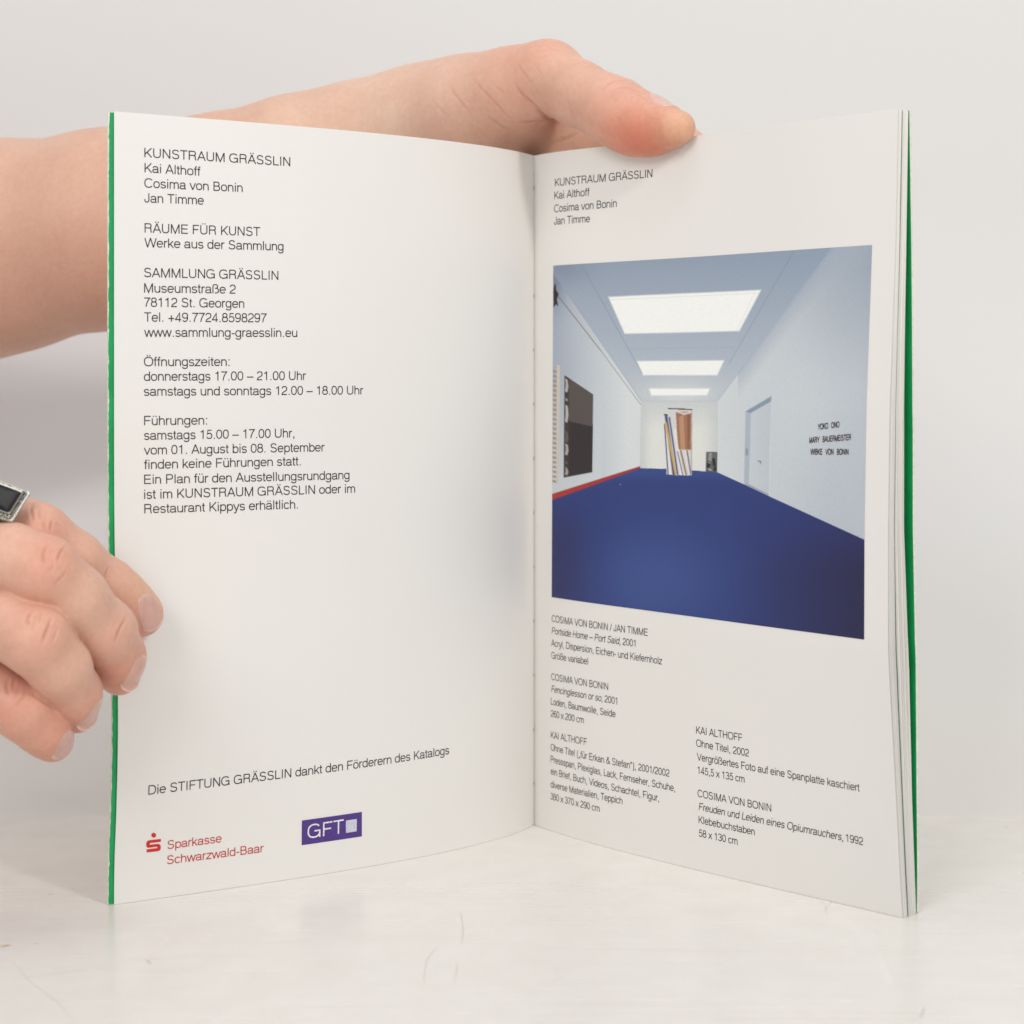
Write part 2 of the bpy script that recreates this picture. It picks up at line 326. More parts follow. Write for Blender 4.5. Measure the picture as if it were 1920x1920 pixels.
# ---------------------------------------------------------------- lettering: a light grotesque drawn stroke by stroke
E_ = 2.42
def AR(cx, cy, rx, ry, a0, a1): return ('a', cx, cy, rx, ry, a0, a1)
def _pts(st):
    P = []
    for q in st:
        if q[0] == 'a':
            _, cx, cy, rx, ry, a0, a1 = q; n = max(3, int(abs(a1 - a0) / 15) + 1)
            for a in np.radians(np.linspace(a0, a1, n)):
                c, s = math.cos(a), math.sin(a); P.append((cx + rx * math.copysign(abs(c) ** (2 / E_), c), cy + ry * math.copysign(abs(s) ** (2 / E_), s)))
        else: P.append(q)
    return P
def full(cx, cy, rx, ry): return [AR(cx, cy, rx, ry, 0, 360)]
def dotg(x, y=0, h=86): return ('D', x, y, h)
G = {
 'A': (667, [[(34, 0), (322, 690), (345, 690), (633, 0)], [(138, 232), (528, 232)]]),
 'B': (667, [[(112, 36), (112, 684), (360, 684), AR(360, 530, 172, 154, 90, -90), (112, 376)], [(350, 376), AR(375, 206, 197, 170, 90, -90), (76, 36)]]),
 'C': (722, [[AR(375, 360, 312, 328, 36, 324)]]), 'D': (722, [[(112, 36), (112, 684), (330, 684), AR(340, 360, 305, 324, 90, -90), (76, 36)]]),
 'E': (667, [[(600, 684), (112, 684), (112, 36), (612, 36)], [(112, 374), (570, 374)]]), 'F': (611, [[(575, 684), (112, 684), (112, 0)], [(112, 358), (515, 358)]]),
 'G': (778, [[AR(380, 360, 318, 328, 38, 345)], [(395, 350), (676, 350), (676, 0)]]), 'H': (722, [[(112, 0), (112, 720)], [(610, 0), (610, 720)], [(112, 376), (610, 376)]]),
 'I': (278, [[(139, 0), (139, 720)]]), 'J': (500, [[(390, 720), (390, 205), AR(228, 205, 162, 171, 0, -180), (66, 255)]]),
 'K': (667, [[(112, 0), (112, 720)], [(606, 720), (112, 238)], [(272, 392), (624, 0)]]), 'L': (556, [[(112, 720), (112, 36), (530, 36)]]),
 'M': (833, [[(108, 0), (108, 720)], [(725, 0), (725, 720)], [(112, 710), (416, 10), (721, 710)]]), 'N': (722, [[(112, 0), (112, 720)], [(610, 0), (610, 720)], [(118, 705), (604, 15)]]),
 'O': (778, [full(389, 360, 326, 328)]), 'P': (667, [[(112, 0), (112, 684), (390, 684), AR(392, 512, 184, 172, 90, -90), (112, 340)]]),
 'R': (722, [[(112, 0), (112, 684), (400, 684), AR(405, 524, 182, 160, 90, -90), (112, 364)], [(400, 364), AR(440, 214, 138, 150, 90, 0), (580, 110), (618, 0)]]),
 'S': (667, [[AR(333, 535, 214, 153, 8, 245), (400, 352), AR(335, 198, 236, 166, 62, -172)]]), 'T': (611, [[(22, 684), (589, 684)], [(305, 684), (305, 0)]]),
 'U': (722, [[(110, 720), (110, 260), AR(361, 260, 251, 226, 180, 360), (612, 720)]]), 'V': (667, [[(28, 720), (322, 30), (345, 30), (639, 720)]]),
 'W': (944, [[(24, 720), (232, 25), (250, 25), (463, 695), (481, 695), (694, 25), (712, 25), (920, 720)]]), 'X': (667, [[(40, 720), (630, 0)], [(615, 720), (35, 0)]]),
 'Y': (667, [[(24, 720), (333, 290), (642, 720)], [(333, 300), (333, 0)]]), 'Z': (611, [[(50, 684), (556, 684), (45, 36), (575, 36)]]),
 'a': (556, [[(78, 360), AR(262, 370, 182, 119, 178, 0), (444, 105), AR(500, 105, 56, 70, 180, 262), (530, 38)], [(444, 300), (400, 278), (250, 262), AR(225, 152, 170, 118, 110, 270), AR(235, 185, 209, 151, 270, 352)]]),
 'b': (556, [[(90, 0), (90, 720)], full(295, 262, 205, 228)]), 'c': (500, [[AR(268, 262, 208, 228, 38, 322)]]), 'd': (556, [[(466, 0), (466, 720)], full(261, 262, 205, 228)]),
 'e': (556, [[(70, 272), (494, 272), AR(278, 262, 214, 228, 5, 325)]]), 'f': (278, [[(262, 684), (225, 686), AR(216, 596, 84, 90, 90, 180), (132, 0)], [(16, 489), (252, 489)]]),
 'g': (556, [full(261, 268, 205, 222), [(466, 523), (466, 0), AR(270, -30, 196, 150, 0, -168)]]), 'h': (556, [[(90, 0), (90, 720)], [(90, 290), AR(277, 290, 187, 199, 180, 0), (464, 0)]]),
 'i': (222, [[(111, 0), (111, 523)], dotg(111, 632)]), 'j': (222, [[(111, 523), (111, -110), AR(30, -110, 81, 68, 0, -90), (0, -178)], dotg(111, 632)]),
 'k': (500, [[(90, 0), (90, 720)], [(442, 523), (90, 178)], [(218, 305), (470, 0)]]), 'l': (222, [[(111, 0), (111, 720)]]),
 'm': (833, [[(90, 0), (90, 523)], [(90, 310), AR(254, 310, 164, 179, 180, 0), (418, 0)], [(418, 310), AR(580, 310, 164, 179, 180, 0), (744, 0)]]),
 'n': (556, [[(90, 0), (90, 523)], [(90, 290), AR(277, 290, 187, 199, 180, 0), (464, 0)]]), 'o': (556, [full(278, 262, 216, 228)]),
 'p': (556, [[(90, -205), (90, 523)], full(295, 262, 205, 228)]), 'q': (556, [[(466, -205), (466, 523)], full(261, 262, 205, 228)]), 'r': (333, [[(90, 0), (90, 523)], [(90, 265), AR(270, 275, 180, 212, 180, 92), (322, 486)]]),
 's': (500, [[AR(248, 374, 166, 115, 12, 245), (300, 250), AR(250, 150, 178, 117, 62, -168)]]), 't': (278, [[(126, 672), (126, 110), AR(206, 110, 80, 76, 180, 270), (258, 36)], [(14, 489), (250, 489)]]),
 'u': (556, [[(90, 523), (90, 225), AR(278, 225, 188, 191, 180, 360)], [(466, 0), (466, 523)]]), 'v': (500, [[(24, 523), (242, 24), (258, 24), (476, 523)]]),
 'w': (722, [[(18, 523), (183, 24), (197, 24), (354, 500), (368, 500), (525, 24), (539, 24), (704, 523)]]), 'x': (500, [[(30, 523), (475, 0)], [(468, 523), (25, 0)]]),
 'y': (500, [[(476, 523), (235, -90), AR(150, -90, 85, 86, -10, -90), (60, -172)], [(24, 523), (250, 24)]]), 'z': (500, [[(45, 489), (440, 489), (40, 34), (462, 34)]]),
 'ß': (611, [[(90, 0), (90, 530), AR(280, 545, 190, 141, 180, -90), (262, 404)], [(290, 404), AR(330, 219, 210, 185, 90, -92), (250, 34)]]),
 '0': (556, [full(278, 355, 208, 322)]), '1': (556, [[(318, 0), (318, 709)], [(110, 556), (220, 572), (290, 625), (314, 705)]]),
 '2': (556, [[AR(278, 490, 202, 187, 172, -38), (150, 200), (80, 100), (70, 36), (496, 36)]]), '3': (556, [[AR(272, 530, 182, 148, 165, -82), (230, 378)], [(272, 378), AR(275, 206, 212, 172, 82, -168)]]),
 '4': (556, [[(520, 176), (50, 176), (380, 690), (380, 0)]]), '5': (556, [[(460, 676), (155, 676), (108, 350), AR(275, 232, 212, 200, 138, -162)]]),
 '6': (556, [full(283, 225, 208, 192), [AR(295, 350, 220, 328, 42, 190)]]), '7': (556, [[(42, 674), (500, 674), (330, 430), (225, 180), (200, 0)]]),
 '8': (556, [full(278, 528, 178, 150), full(278, 206, 212, 174)]), '9': (556, [full(273, 485, 208, 192), [AR(261, 360, 220, 328, 222, 370)]]),
 '.': (278, [dotg(139)]), ',': (278, [dotg(139), [(152, 40), (150, -40), (110, -112)]]), ':': (278, [dotg(139), dotg(139, 437)]), ' ': (278, []), '-': (333, [[(40, 255), (293, 255)]]), '–': (556, [[(0, 255), (556, 255)]]),
 '+': (584, [[(50, 255), (534, 255)], [(292, 0), (292, 510)]]), '/': (278, [[(5, -10), (273, 730)]]), '(': (333, [[AR(330, 260, 225, 480, 118, 242)]]), ')': (333, [[AR(3, 260, 225, 480, 62, -62)]]),
 '&': (667, [[(632, 0), (215, 500), (196, 580), (225, 655), (300, 688), (375, 655), (398, 580), (350, 500), (170, 375), (98, 285), (82, 190), (120, 90), (210, 34), (320, 34), (430, 95), (520, 215), (556, 335)]]),
 '„': (333, [dotg(100), [(112, 40), (108, -50), (75, -112)], dotg(232), [(244, 40), (240, -50), (207, -112)]]), '“': (333, [dotg(105, 510), [(92, 550), (96, 650), (130, 712)], dotg(235, 510), [(222, 550), (226, 650), (260, 712)]]),
}
for c_, b_, x0_, y0_ in (('ä', 'a', 262, 632), ('ö', 'o', 278, 632), ('ü', 'u', 278, 632), ('Ä', 'A', 333, 780), ('Ö', 'O', 389, 780), ('Ü', 'U', 361, 780)):
    G[c_] = (G[b_][0], G[b_][1] + [dotg(x0_ - 100, y0_), dotg(x0_ + 100, y0_)])
_gc = {}
def glyph(ch, wd):
    """triangles of one letter: each stroke a mitred strip"""
    if (ch, wd) in _gc: return _gc[ch, wd]
    adv, sts = G[ch]; V = []; T = []; L = []
    for k, st in enumerate(sts):
        n = len(V)
        if st[0] == 'D':
            _, x, y, h = st; d = h / 2 if wd < 90 else wd / 2; V += [(x - d, y), (x + d, y), (x + d, y + h), (x - d, y + h)]; T += [(n, n + 1, n + 2), (n, n + 2, n + 3)]; L += [k] * 4; continue
        P = np.array(_pts(st), float); keep = np.r_[True, np.hypot(*np.diff(P, axis=0).T) > 1e-6]; P = P[keep]; closed = np.hypot(*(P[0] - P[-1])) < 1e-6
        D = np.diff(P, axis=0); D /= np.hypot(D[:, 0], D[:, 1])[:, None]; m = len(P)
        for i in range(m):
            d0 = D[i - 1] if i > 0 else (D[-1] if closed else D[0]); d1 = D[i] if i < m - 1 else (D[0] if closed else D[-1])
            t = d0 + d1; l = np.hypot(*t); t = t / l if l > 1e-6 else d1; nn = np.array([-t[1], t[0]]); sc = 1 / max(.42, nn @ np.array([-d1[1], d1[0]])); o = nn * wd / 2 * sc
            V += [tuple(P[i] - o), tuple(P[i] + o)]; L += [k, k]
        for i in range(m - 1): a = n + 2 * i; T += [(a, a + 2, a + 3), (a, a + 3, a + 1)]
    r = (adv, np.array(V, float).reshape(-1, 2) / 1000, np.array(T, np.int32).reshape(-1, 3), np.array(L, float)); _gc[ch, wd] = r; return r
def glyphs(txt, wd=80, italic=False):
    x = 0; VV = []; TT = []; LL = []; n = 0
    for ch in txt:
        adv, V, T, L = glyph(ch, wd)
        if len(V): VV.append(V + [x, 0]); TT.append(T + n); LL.append(L); n += len(V)
        x += adv / 1000
    V = np.concatenate(VV); T = np.concatenate(TT); x0, x1 = V[:, 0].min(), V[:, 0].max(); fx = (V[:, 0] - x0) / (x1 - x0); y = V[:, 1]
    if italic: fx = fx + y * .21 / (x1 - x0)
    return fx, y, T, np.concatenate(LL)
def text_width(t): return sum(G[c][0] for c in t) / 1000
class Lettering:
    def __init__(s): s.V = []; s.T = []; s.n = 0
    def line(s, side, txt, a, b, em, org, sc, off=-.00007, **kw):
        fx, y, T, K = glyphs(txt, **kw)
        f0, z0 = inv(side, org[0] + a[0] / sc, org[1] + a[1] / sc); f1, z1 = inv(side, org[0] + b[0] / sc, org[1] + b[1] / sc)
        V = lay(side, f0 + (f1 - f0) * fx, z0 + (z1 - z0) * fx + y * em, off - K * .000003)
        s.V.append(V); s.T.append(T + s.n); s.n += len(V)
    def done(s, name, mt, parent, label):
        o = mesh_np(name, np.concatenate(s.V), np.concatenate(s.T), mt, parent, False); o['label'] = label; return o
OL = (180, 180); SL = 1920 / 840
blocks = [
 ('heading text with the exhibition artists', [("KUNSTRAUM GRÄSSLIN", (207, 262), (832, 301)), ("Kai Althoff", (208, 327), (447, 342)), ("Cosima von Bonin", (207, 392), (628, 412)), ("Jan Timme", (207, 456), (462, 466))]),
 ('two lines of text about works from the collection', [("RÄUME FÜR KUNST", (208, 585), (703, 601)), ("Werke aus der Sammlung", (207, 648), (803, 663))]),
 ('five lines of address text', [("SAMMLUNG GRÄSSLIN", (206, 776), (781, 788)), ("Museumstraße 2", (206, 842), (598, 847)), ("78112 St. Georgen", (206, 903), (635, 908)), ("Tel. +49.7724.8598297", (206, 967), (733, 970)), ("www.sammlung-graesslin.eu", (206, 1032), (862, 1033))]),
 ('opening hours text', [("Öffnungszeiten:", (205, 1158), (572, 1157)), ("donnerstags 17.00 – 21.00 Uhr", (205, 1221), (900, 1217)), ("samstags und sonntags 12.00 – 18.00 Uhr", (205, 1285), (1145, 1279))]),
 ('guided tour text', [("Führungen:", (206, 1411), (476, 1408)), ("samstags 15.00 – 17.00 Uhr,", (206, 1474), (850, 1463)), ("vom 01. August bis 08. September", (205, 1537), (979, 1523)), ("finden keine Führungen statt.", (206, 1599), (877, 1583)), ("Ein Plan für den Ausstellungsrundgang", (206, 1663), (1086, 1642)), ("ist im KUNSTRAUM GRÄSSLIN oder im", (206, 1727), (1110, 1700)), ("Restaurant Kippys erhältlich.", (207, 1789), (865, 1768))]),
]
for lab, rows in blocks:
    L = Lettering()
    for t, a, b in rows: L.line('L', t, a, b, .00395, OL, SL)
    L.done('printed_text', M['ink'], pages['L'], lab)
OB = (180, 1380)
L = Lettering(); L.line('L', "Die STIFTUNG GRÄSSLIN dankt den Förderern des Katalogs", (224, 252), (1513, 77), .00395, OB, SL); L.done('printed_text', M['ink'], pages['L'], 'line of thanks above the logos')
L = Lettering(); L.line('L', "Sparkasse", (306, 485), (538, 455), .0037, OB, SL, wd=88); L.line('L', "Schwarzwald-Baar", (304, 550), (718, 497), .0037, OB, SL, wd=88)
L.done('logo_text', M['redtext'], pages['L'], 'red lettering beside the red savings bank emblem')
L = Lettering(); L.line('L', "GFT", (905, 440), (1060, 415), .0062, OB, SL, off=-.00015)
gft = L.done('logo_text', M['white_ink'], pages['L'], 'white letters on the purple logo box')
def poly_print(name, side, org, sc, pts, mt, parent, off, sub=6, label=None):
    """a flat printed quad patch, following the page"""
    c = [inv(side, org[0] + p_[0] / sc, org[1] + p_[1] / sc) for p_ in pts]; g = np.linspace(0, 1, sub + 1)
    A, B = np.meshgrid(g, g, indexing='ij'); fz = [(c[0][k] * (1 - A) * (1 - B) + c[1][k] * A * (1 - B) + c[2][k] * A * B + c[3][k] * (1 - A) * B) for k in (0, 1)]
    o = mesh_np(name, lay(side, fz[0], fz[1], off).reshape(-1, 3), grid_faces(sub + 1, sub + 1), mt, parent, False)
    if label: o['label'] = label
    return o
poly_print('logo_box', 'L', OB, SL, [(882, 362), (1139, 325), (1139, 430), (881, 468)], M['purple'], pages['L'], -.00008, 8, 'purple logo box')
poly_print('logo_square', 'L', OB, SL, [(1070, 362), (1117, 355), (1116, 408), (1070, 415)], M['lilac'], pages['L'], -.00015, 2, 'pale square in the purple logo box')
# red emblem: an angular S under a dot
def outline_print(name, side, org, sc, polys, mt, parent, off, label):
    V = []; Fc = []
    for pts in polys:
        n = len(V)
        for p_ in pts: f_, z_ = inv(side, org[0] + p_[0] / sc, org[1] + p_[1] / sc); V.append(lay(side, f_, z_, off))
        Fc.append(tuple(range(n, n + len(pts))))
    o = mesh_obj(name, V, Fc, mt, parent, False); o['label'] = label; return o
dot = [(247 + 10.5 * math.cos(a), 425 + 10.5 * math.sin(a)) for a in np.linspace(0, 2 * math.pi, 20, endpoint=False)]
S_ = [(278, 441), (240, 445), (225, 447), (218, 452), (215, 460), (215, 472), (219, 478), (227, 479), (262, 474), (262, 480), (216, 486), (217, 499), (262, 494), (272, 491), (277, 484), (277, 470), (273, 464), (265, 462), (230, 466), (230, 459), (278, 453)]
outline_print('logo_emblem', 'L', OB, SL, [dot, S_], M['red'], pages['L'], -.00008, 'red S emblem with a dot over it')

OH = (640, 40); SR = 1920 / 740; OC = (1000, 1120)
L = Lettering()
for t, a, b in [("KUNSTRAUM GRÄSSLIN", (1040, 803), (1513, 758)), ("Kai Althoff", (1037, 866), (1207, 848)), ("Cosima von Bonin", (1036, 930), (1340, 903)), ("Jan Timme", (1035, 990), (1210, 977))]:
    L.line('R', t, a, b, .00378, OH, SR)
L.done('printed_text', M['ink'], pages['R'], 'heading text near the fold, above the photograph')
def mixed(L, parts, a, b, em, org, sc):
    """one line set partly in italics: parts = [(text, italic)]"""
    W = text_width(parts[0][0] + parts[1][0]); w1 = (text_width(parts[0][0]) - .12) / W; w2 = 1 - text_width(parts[1][0].strip()) / W
    A = np.array(a, float); B = np.array(b, float)
    L.line('R', parts[0][0], A, A + (B - A) * w1, em, org, sc, italic=parts[0][1]); L.line('R', parts[1][0].strip(), A + (B - A) * w2, B, em, org, sc, italic=parts[1][1])
caps = [
 ('caption text, first block under the photograph', [("COSIMA VON BONIN / JAN TIMME", (90, 118), (557, 188)), (("Portside Home – Port Said,", " 2001"), (90, 177), (497, 241)), ("Acryl, Dispersion, Eichen- und Kiefernholz", (88, 236), (628, 327)), ("Größe variabel", (88, 297), (266, 327))]),
 ('caption text, second block near the fold', [("COSIMA VON BONIN", (88, 401), (364, 451)), (("Fencinglesson or so,", " 2001"), (88, 460), (408, 521)), ("Loden, Baumwolle, Seide", (86, 521), (400, 584)), ("260 x 200 cm", (85, 580), (246, 613))]),
 ('caption text, lowest block near the fold', [("KAI ALTHOFF", (86, 684), (261, 720)), ("Ohne Titel („für Erkan & Stefan“), 2001/2002", (85, 744), (662, 873)), ("Pressspan, Plexiglas, Lack, Fernseher, Schuhe,", (85, 802), (690, 945)), ("ein Brief, Buch, Videos, Schachtel, Figur,", (85, 860), (612, 993)), ("diverse Materialien, Teppich", (85, 924), (434, 1007)), ("380 x 370 x 290 cm", (84, 982), (323, 1044))]),
 ('caption text, upper block near the fore-edge', [("KAI ALTHOFF", (793, 662), (1017, 701)), ("Ohne Titel, 2002", (793, 725), (1049, 775)), ("Vergrößertes Foto auf eine Spanplatte kaschiert", (796, 792), (1588, 945)), ("145,5 x 135 cm", (800, 857), (1028, 902))]),
 ('caption text, lower block near the fore-edge', [("COSIMA VON BONIN", (800, 970), (1158, 1043)), (("Freuden und Leiden eines Opiumrauchers,", " 1992"), (805, 1034), (1605, 1206)), ("Klebebuchstaben", (805, 1098), (1078, 1158)), ("58 x 130 cm", (806, 1163), (994, 1204))]),
]
for lab, rows in caps:
    L = Lettering()
    for t, a, b in rows:
        if isinstance(t, tuple): mixed(L, [(t[0], True), (t[1], False)], a, b, .0033, OC, SR)
        else: L.line('R', t, a, b, .0033, OC, SR)
    L.done('printed_text', M['ink'], pages['R'], lab)

# ---------------------------------------------------------------- the photograph printed on the right page
OP = (1000, 420); SP = 2.3417
def inside(pts, X, Y):
    r = np.zeros(X.shape, bool); n = len(pts)
    for i in range(n):
        x0, y0 = pts[i]; x1, y1 = pts[(i + 1) % n]
        if y0 == y1: continue
        r ^= ((Y < y0) != (Y < y1)) & (X < (x1 - x0) * (Y - y0) / (y1 - y0) + x0)
    return r
def seg(X, Y, a, b):
    d = np.array(b, float) - a; t = np.clip(((X - a[0]) * d[0] + (Y - a[1]) * d[1]) / (d @ d), 0, 1)
    return np.hypot(X - a[0] - t * d[0], Y - a[1] - t * d[1])
def picture(X, Y):
    """colour of the printed picture: a long white gallery with skylights and a blue floor"""
    def mix(a, b, t): t = np.clip(t, 0, 1)[..., None]; return np.asarray(a, float) * (1 - t) + np.asarray(b, float) * t
    c = mix((140, 156, 178), (172, 186, 204), (Y - 150) / 520)                       # ceiling
    c = mix(c, (205, 212, 214), np.exp(-((X - 640) / 190) ** 2 - ((Y - 750) / 75) ** 2) * .95)
    c = mix(c, (120, 134, 156), np.exp(-((X - 120) / 130) ** 2 - ((Y - 190) / 70) ** 2) * .6)
    def put(pts, col): 
        k = inside(pts, X, Y); c[k] = (col[k] if isinstance(col, np.ndarray) and col.ndim == 3 else col)
    def line(a, b, wd, col, al=1.):
        k = np.clip(1.5 - seg(X, Y, a, b) / wd, 0, 1)[..., None] * al; c[:] = c * (1 - k) + np.array(col, float) * k
    lw = mix((158, 172, 192), (208, 216, 222), (X - 80) / 330); lw = mix(lw, (196, 206, 214), (Y - 650) / 500 * (X < 300)); lw = mix(lw, (104, 118, 142), np.exp(-((X - 80) / 70) ** 2 - ((Y - 230) / 130) ** 2) * .8)
    put([(70, 190), (88, 215), (475, 778), (470, 1072), (70, 1210)], lw)
    rw = mix((205, 213, 219), (178, 190, 204), (X - 800) / 500); rw = mix(rw, (152, 164, 182), np.clip((X - 1000) / 500, 0, 1) * np.clip((700 - Y) / 500, 0, 1)); rw = mix(rw, (196, 206, 216), np.exp(-((X - 1150) / 260) ** 2 - ((Y - 800) / 300) ** 2) * .8)
    sh = np.clip(1 - seg(X, Y, (1330, 95), (808, 778)) / 70, 0, 1); rw = mix(rw, (150, 166, 190), sh * .55 * (X > 900))
    put([(1330, 80), (1520, 60), (1520, 1450), (1035, 1195), (808, 1090), (808, 778)], rw)
    bw = mix((196, 203, 208), (218, 221, 217), (Y - 780) / 120); bw = mix(bw, (190, 198, 202), np.exp(-((X - 475) / 30) ** 2) * .7); bw = mix(bw, (192, 199, 203), np.exp(-((X - 808) / 40) ** 2) * .7)
    put([(475, 778), (808, 778), (808, 1092), (470, 1072)], bw)
    fl = mix((42, 60, 118), (40, 56, 118), (Y - 1070) / 200); fl = mix(fl, (58, 80, 142), np.exp(-((X - 520) / 330) ** 2 - ((Y - 1560) / 260) ** 2) * .85); fl = mix(fl, (38, 38, 74), np.clip((X - 850) / 600, 0, 1) * np.clip((Y - 1150) / 380, 0, 1)); fl = mix(fl, (44, 46, 92), np.exp(-((X - 80) / 170) ** 2) * np.clip((Y - 1180) / 200, 0, 1) * .8)
    fl = mix(fl, (52, 76, 140), np.exp(-((Y - 1090) / 30) ** 2) * .6)
    put([(60, 1208), (470, 1072), (585, 1075), (760, 1086), (808, 1090), (925, 1143), (950, 1143), (1035, 1182), (1035, 1195), (1520, 1416), (1520, 1900), (60, 1900)], fl)
    put([(60, 1192), (470, 1063), (470, 1073), (60, 1220)], mix((172, 52, 48), (150, 50, 50), (X - 80) / 400))
    for q, b_ in (([(330, 320), (1000, 290), (905, 470), (402, 482)], (222, 230, 234)), ([(455, 602), (838, 599), (808, 664), (482, 664)], (232, 238, 238)), ([(508, 722), (776, 722), (764, 753), (518, 754)], (236, 238, 234))):
        put(q, (240, 242, 240)); 
        for i in range(4): line(q[i], q[(i + 1) % 4], 2.2, (206, 214, 220), .7)
    line((340, 333), (990, 303), 1.6, (205, 212, 220), .6); line((975, 300), (892, 470), 1.5, (210, 218, 226), .6)
    line((213, 180), (478, 655), 1.6, (116, 134, 162), .6); line((1145, 120), (860, 612), 1.6, (116, 134, 162), .55); line((420, 548), (890, 541), 1.2, (140, 156, 178), .5); line((88, 215), (475, 778), 2, (138, 152, 172), .5); line((1330, 92), (808, 778), 2, (140, 156, 178), .4); line((475, 778), (808, 778), 1.4, (176, 186, 192), .7); line((475, 778), (470, 1070), 1.4, (180, 190, 196), .6); line((808, 778), (808, 1090), 1.4, (182, 190, 196), .6)
    line((112, 320), (300, 560), 1.3, (92, 74, 70), .9); line((300, 560), (472, 792), 1.1, (110, 96, 90), .8)
    put([(92, 268), (99, 262), (101, 290), (112, 308), (104, 330), (110, 362), (100, 352), (90, 366), (88, 300)], (44, 34, 34))
    for k in range(24):                                                              # wall bars
        y = 640 + k * 21; put([(80, y), (112, y + 6), (112, y + 15), (80, y + 10)], (156, 138, 122))
    put([(104, 616), (118, 622), (112, 1140), (100, 1143)], (206, 194, 180)); put([(82, 620), (87, 620), (86, 1146), (80, 1147)], (190, 182, 172))
    put([(140, 665), (263, 748), (262, 890), (140, 862)], (84, 76, 74)); put([(140, 862), (262, 890), (260, 1090), (137, 1113)], (48, 40, 44))
    put([(137, 665), (158, 680), (155, 1110), (134, 1114)], (60, 54, 54))
    for a_, b_, c_ in ((676, 740, 176), (760, 778, 150), (792, 872, 182), (905, 960, 96), (962, 1016, 170), (1040, 1052, 120), (1066, 1104, 160)): put([(141, a_), (150 + (a_ % 5), a_ + 9), (155 - (b_ % 4), (a_ + b_) / 2 + 6), (150, b_), (139, b_ - 4), (143, (a_ + b_) / 2)], (c_, c_ - 3, c_ - 8))
    # leaning striped panels and the small dark picture at the far wall
    put([(574, 836), (594, 838), (630, 1101), (586, 1100)], (222, 222, 218)); put([(592, 808), (699, 812), (694, 1104), (608, 1102)], (208, 208, 208)); put([(592, 808), (699, 812), (699, 817), (592, 813)], (70, 56, 54)); put([(574, 834), (592, 836), (592, 842), (574, 840)], (60, 50, 60))
    put([(626, 824), (697, 824), (695, 992), (636, 990)], (160, 112, 84)); put([(640, 850), (660, 836), (668, 990), (648, 990)], (186, 140, 110)); line((628, 822), (662, 834), 4, (206, 200, 196)); line((662, 834), (694, 826), 4, (214, 210, 206)); put([(676, 836), (690, 840), (684, 985), (678, 985)], (134, 90, 70))
    for a_, b_, wd, col in (((577, 880), (592, 1098), 2.5, (64, 64, 120)), ((584, 846), (618, 1098), 6, (58, 60, 120)), ((582, 872), (626, 1098), 5, (214, 170, 70)), ((598, 850), (634, 1098), 3, (60, 62, 116)), ((622, 905), (650, 1098), 5, (226, 226, 224)), ((648, 996), (672, 1100), 3.5, (150, 110, 90)), ((664, 996), (684, 1100), 2.5, (220, 220, 218)), ((676, 996), (692, 1098), 2.5, (96, 84, 104)), ((634, 1000), (656, 1100), 2, (90, 88, 130))): line(a_, b_, wd, col, .95)
    put([(694, 820), (699, 820), (697, 1104), (692, 1104)], (178, 170, 162))
    put([(760, 1000), (809, 1001), (807, 1090), (757, 1086)], (96, 98, 100)); line((778, 1010), (776, 1040), 7, (150, 152, 152), .9); line((768, 1064), (772, 1048), 7, (28, 26, 28), .95); line((792, 1034), (798, 1080), 6, (30, 28, 32), .95); line((770, 1046), (776, 1050), 2, (190, 190, 190)); line((772, 1076), (780, 1080), 3, (180, 178, 172)); line((795, 1062), (786, 1078), 2, (120, 100, 90))
    # door and switch
    put([(932, 823), (1047, 755), (1035, 1195), (925, 1143)], (150, 164, 186)); dr = mix((192, 202, 212), (184, 195, 208), (X - 950) / 90); put([(955, 830), (1045, 778), (1035, 1186), (948, 1143)], dr); put([(932, 823), (1047, 755), (1046, 778), (955, 830)], (132, 148, 172)); put([(932, 823), (955, 830), (948, 1143), (925, 1143)], (168, 180, 198)); line((1046, 760), (1035, 1192), 1.2, (210, 218, 226), .8)
    put([(932, 985), (943, 984), (943, 1015), (932, 1016)], (140, 150, 164)); line((988, 1040), (1000, 1043), 2, (92, 98, 112)); line((998, 1042), (997, 1053), 1.6, (92, 98, 112)); put([(380, 1141), (384, 1141), (384, 1147), (380, 1147)], (206, 210, 214))
    g = (c @ np.array([.3, .55, .15]))[..., None]; warm = np.clip((g - 130) / 60, 0, 1) * .30; c = c * (1 - warm) + (g * np.array([1.0, 1.01, .99])) * warm      # the pale walls print nearly neutral
    return c
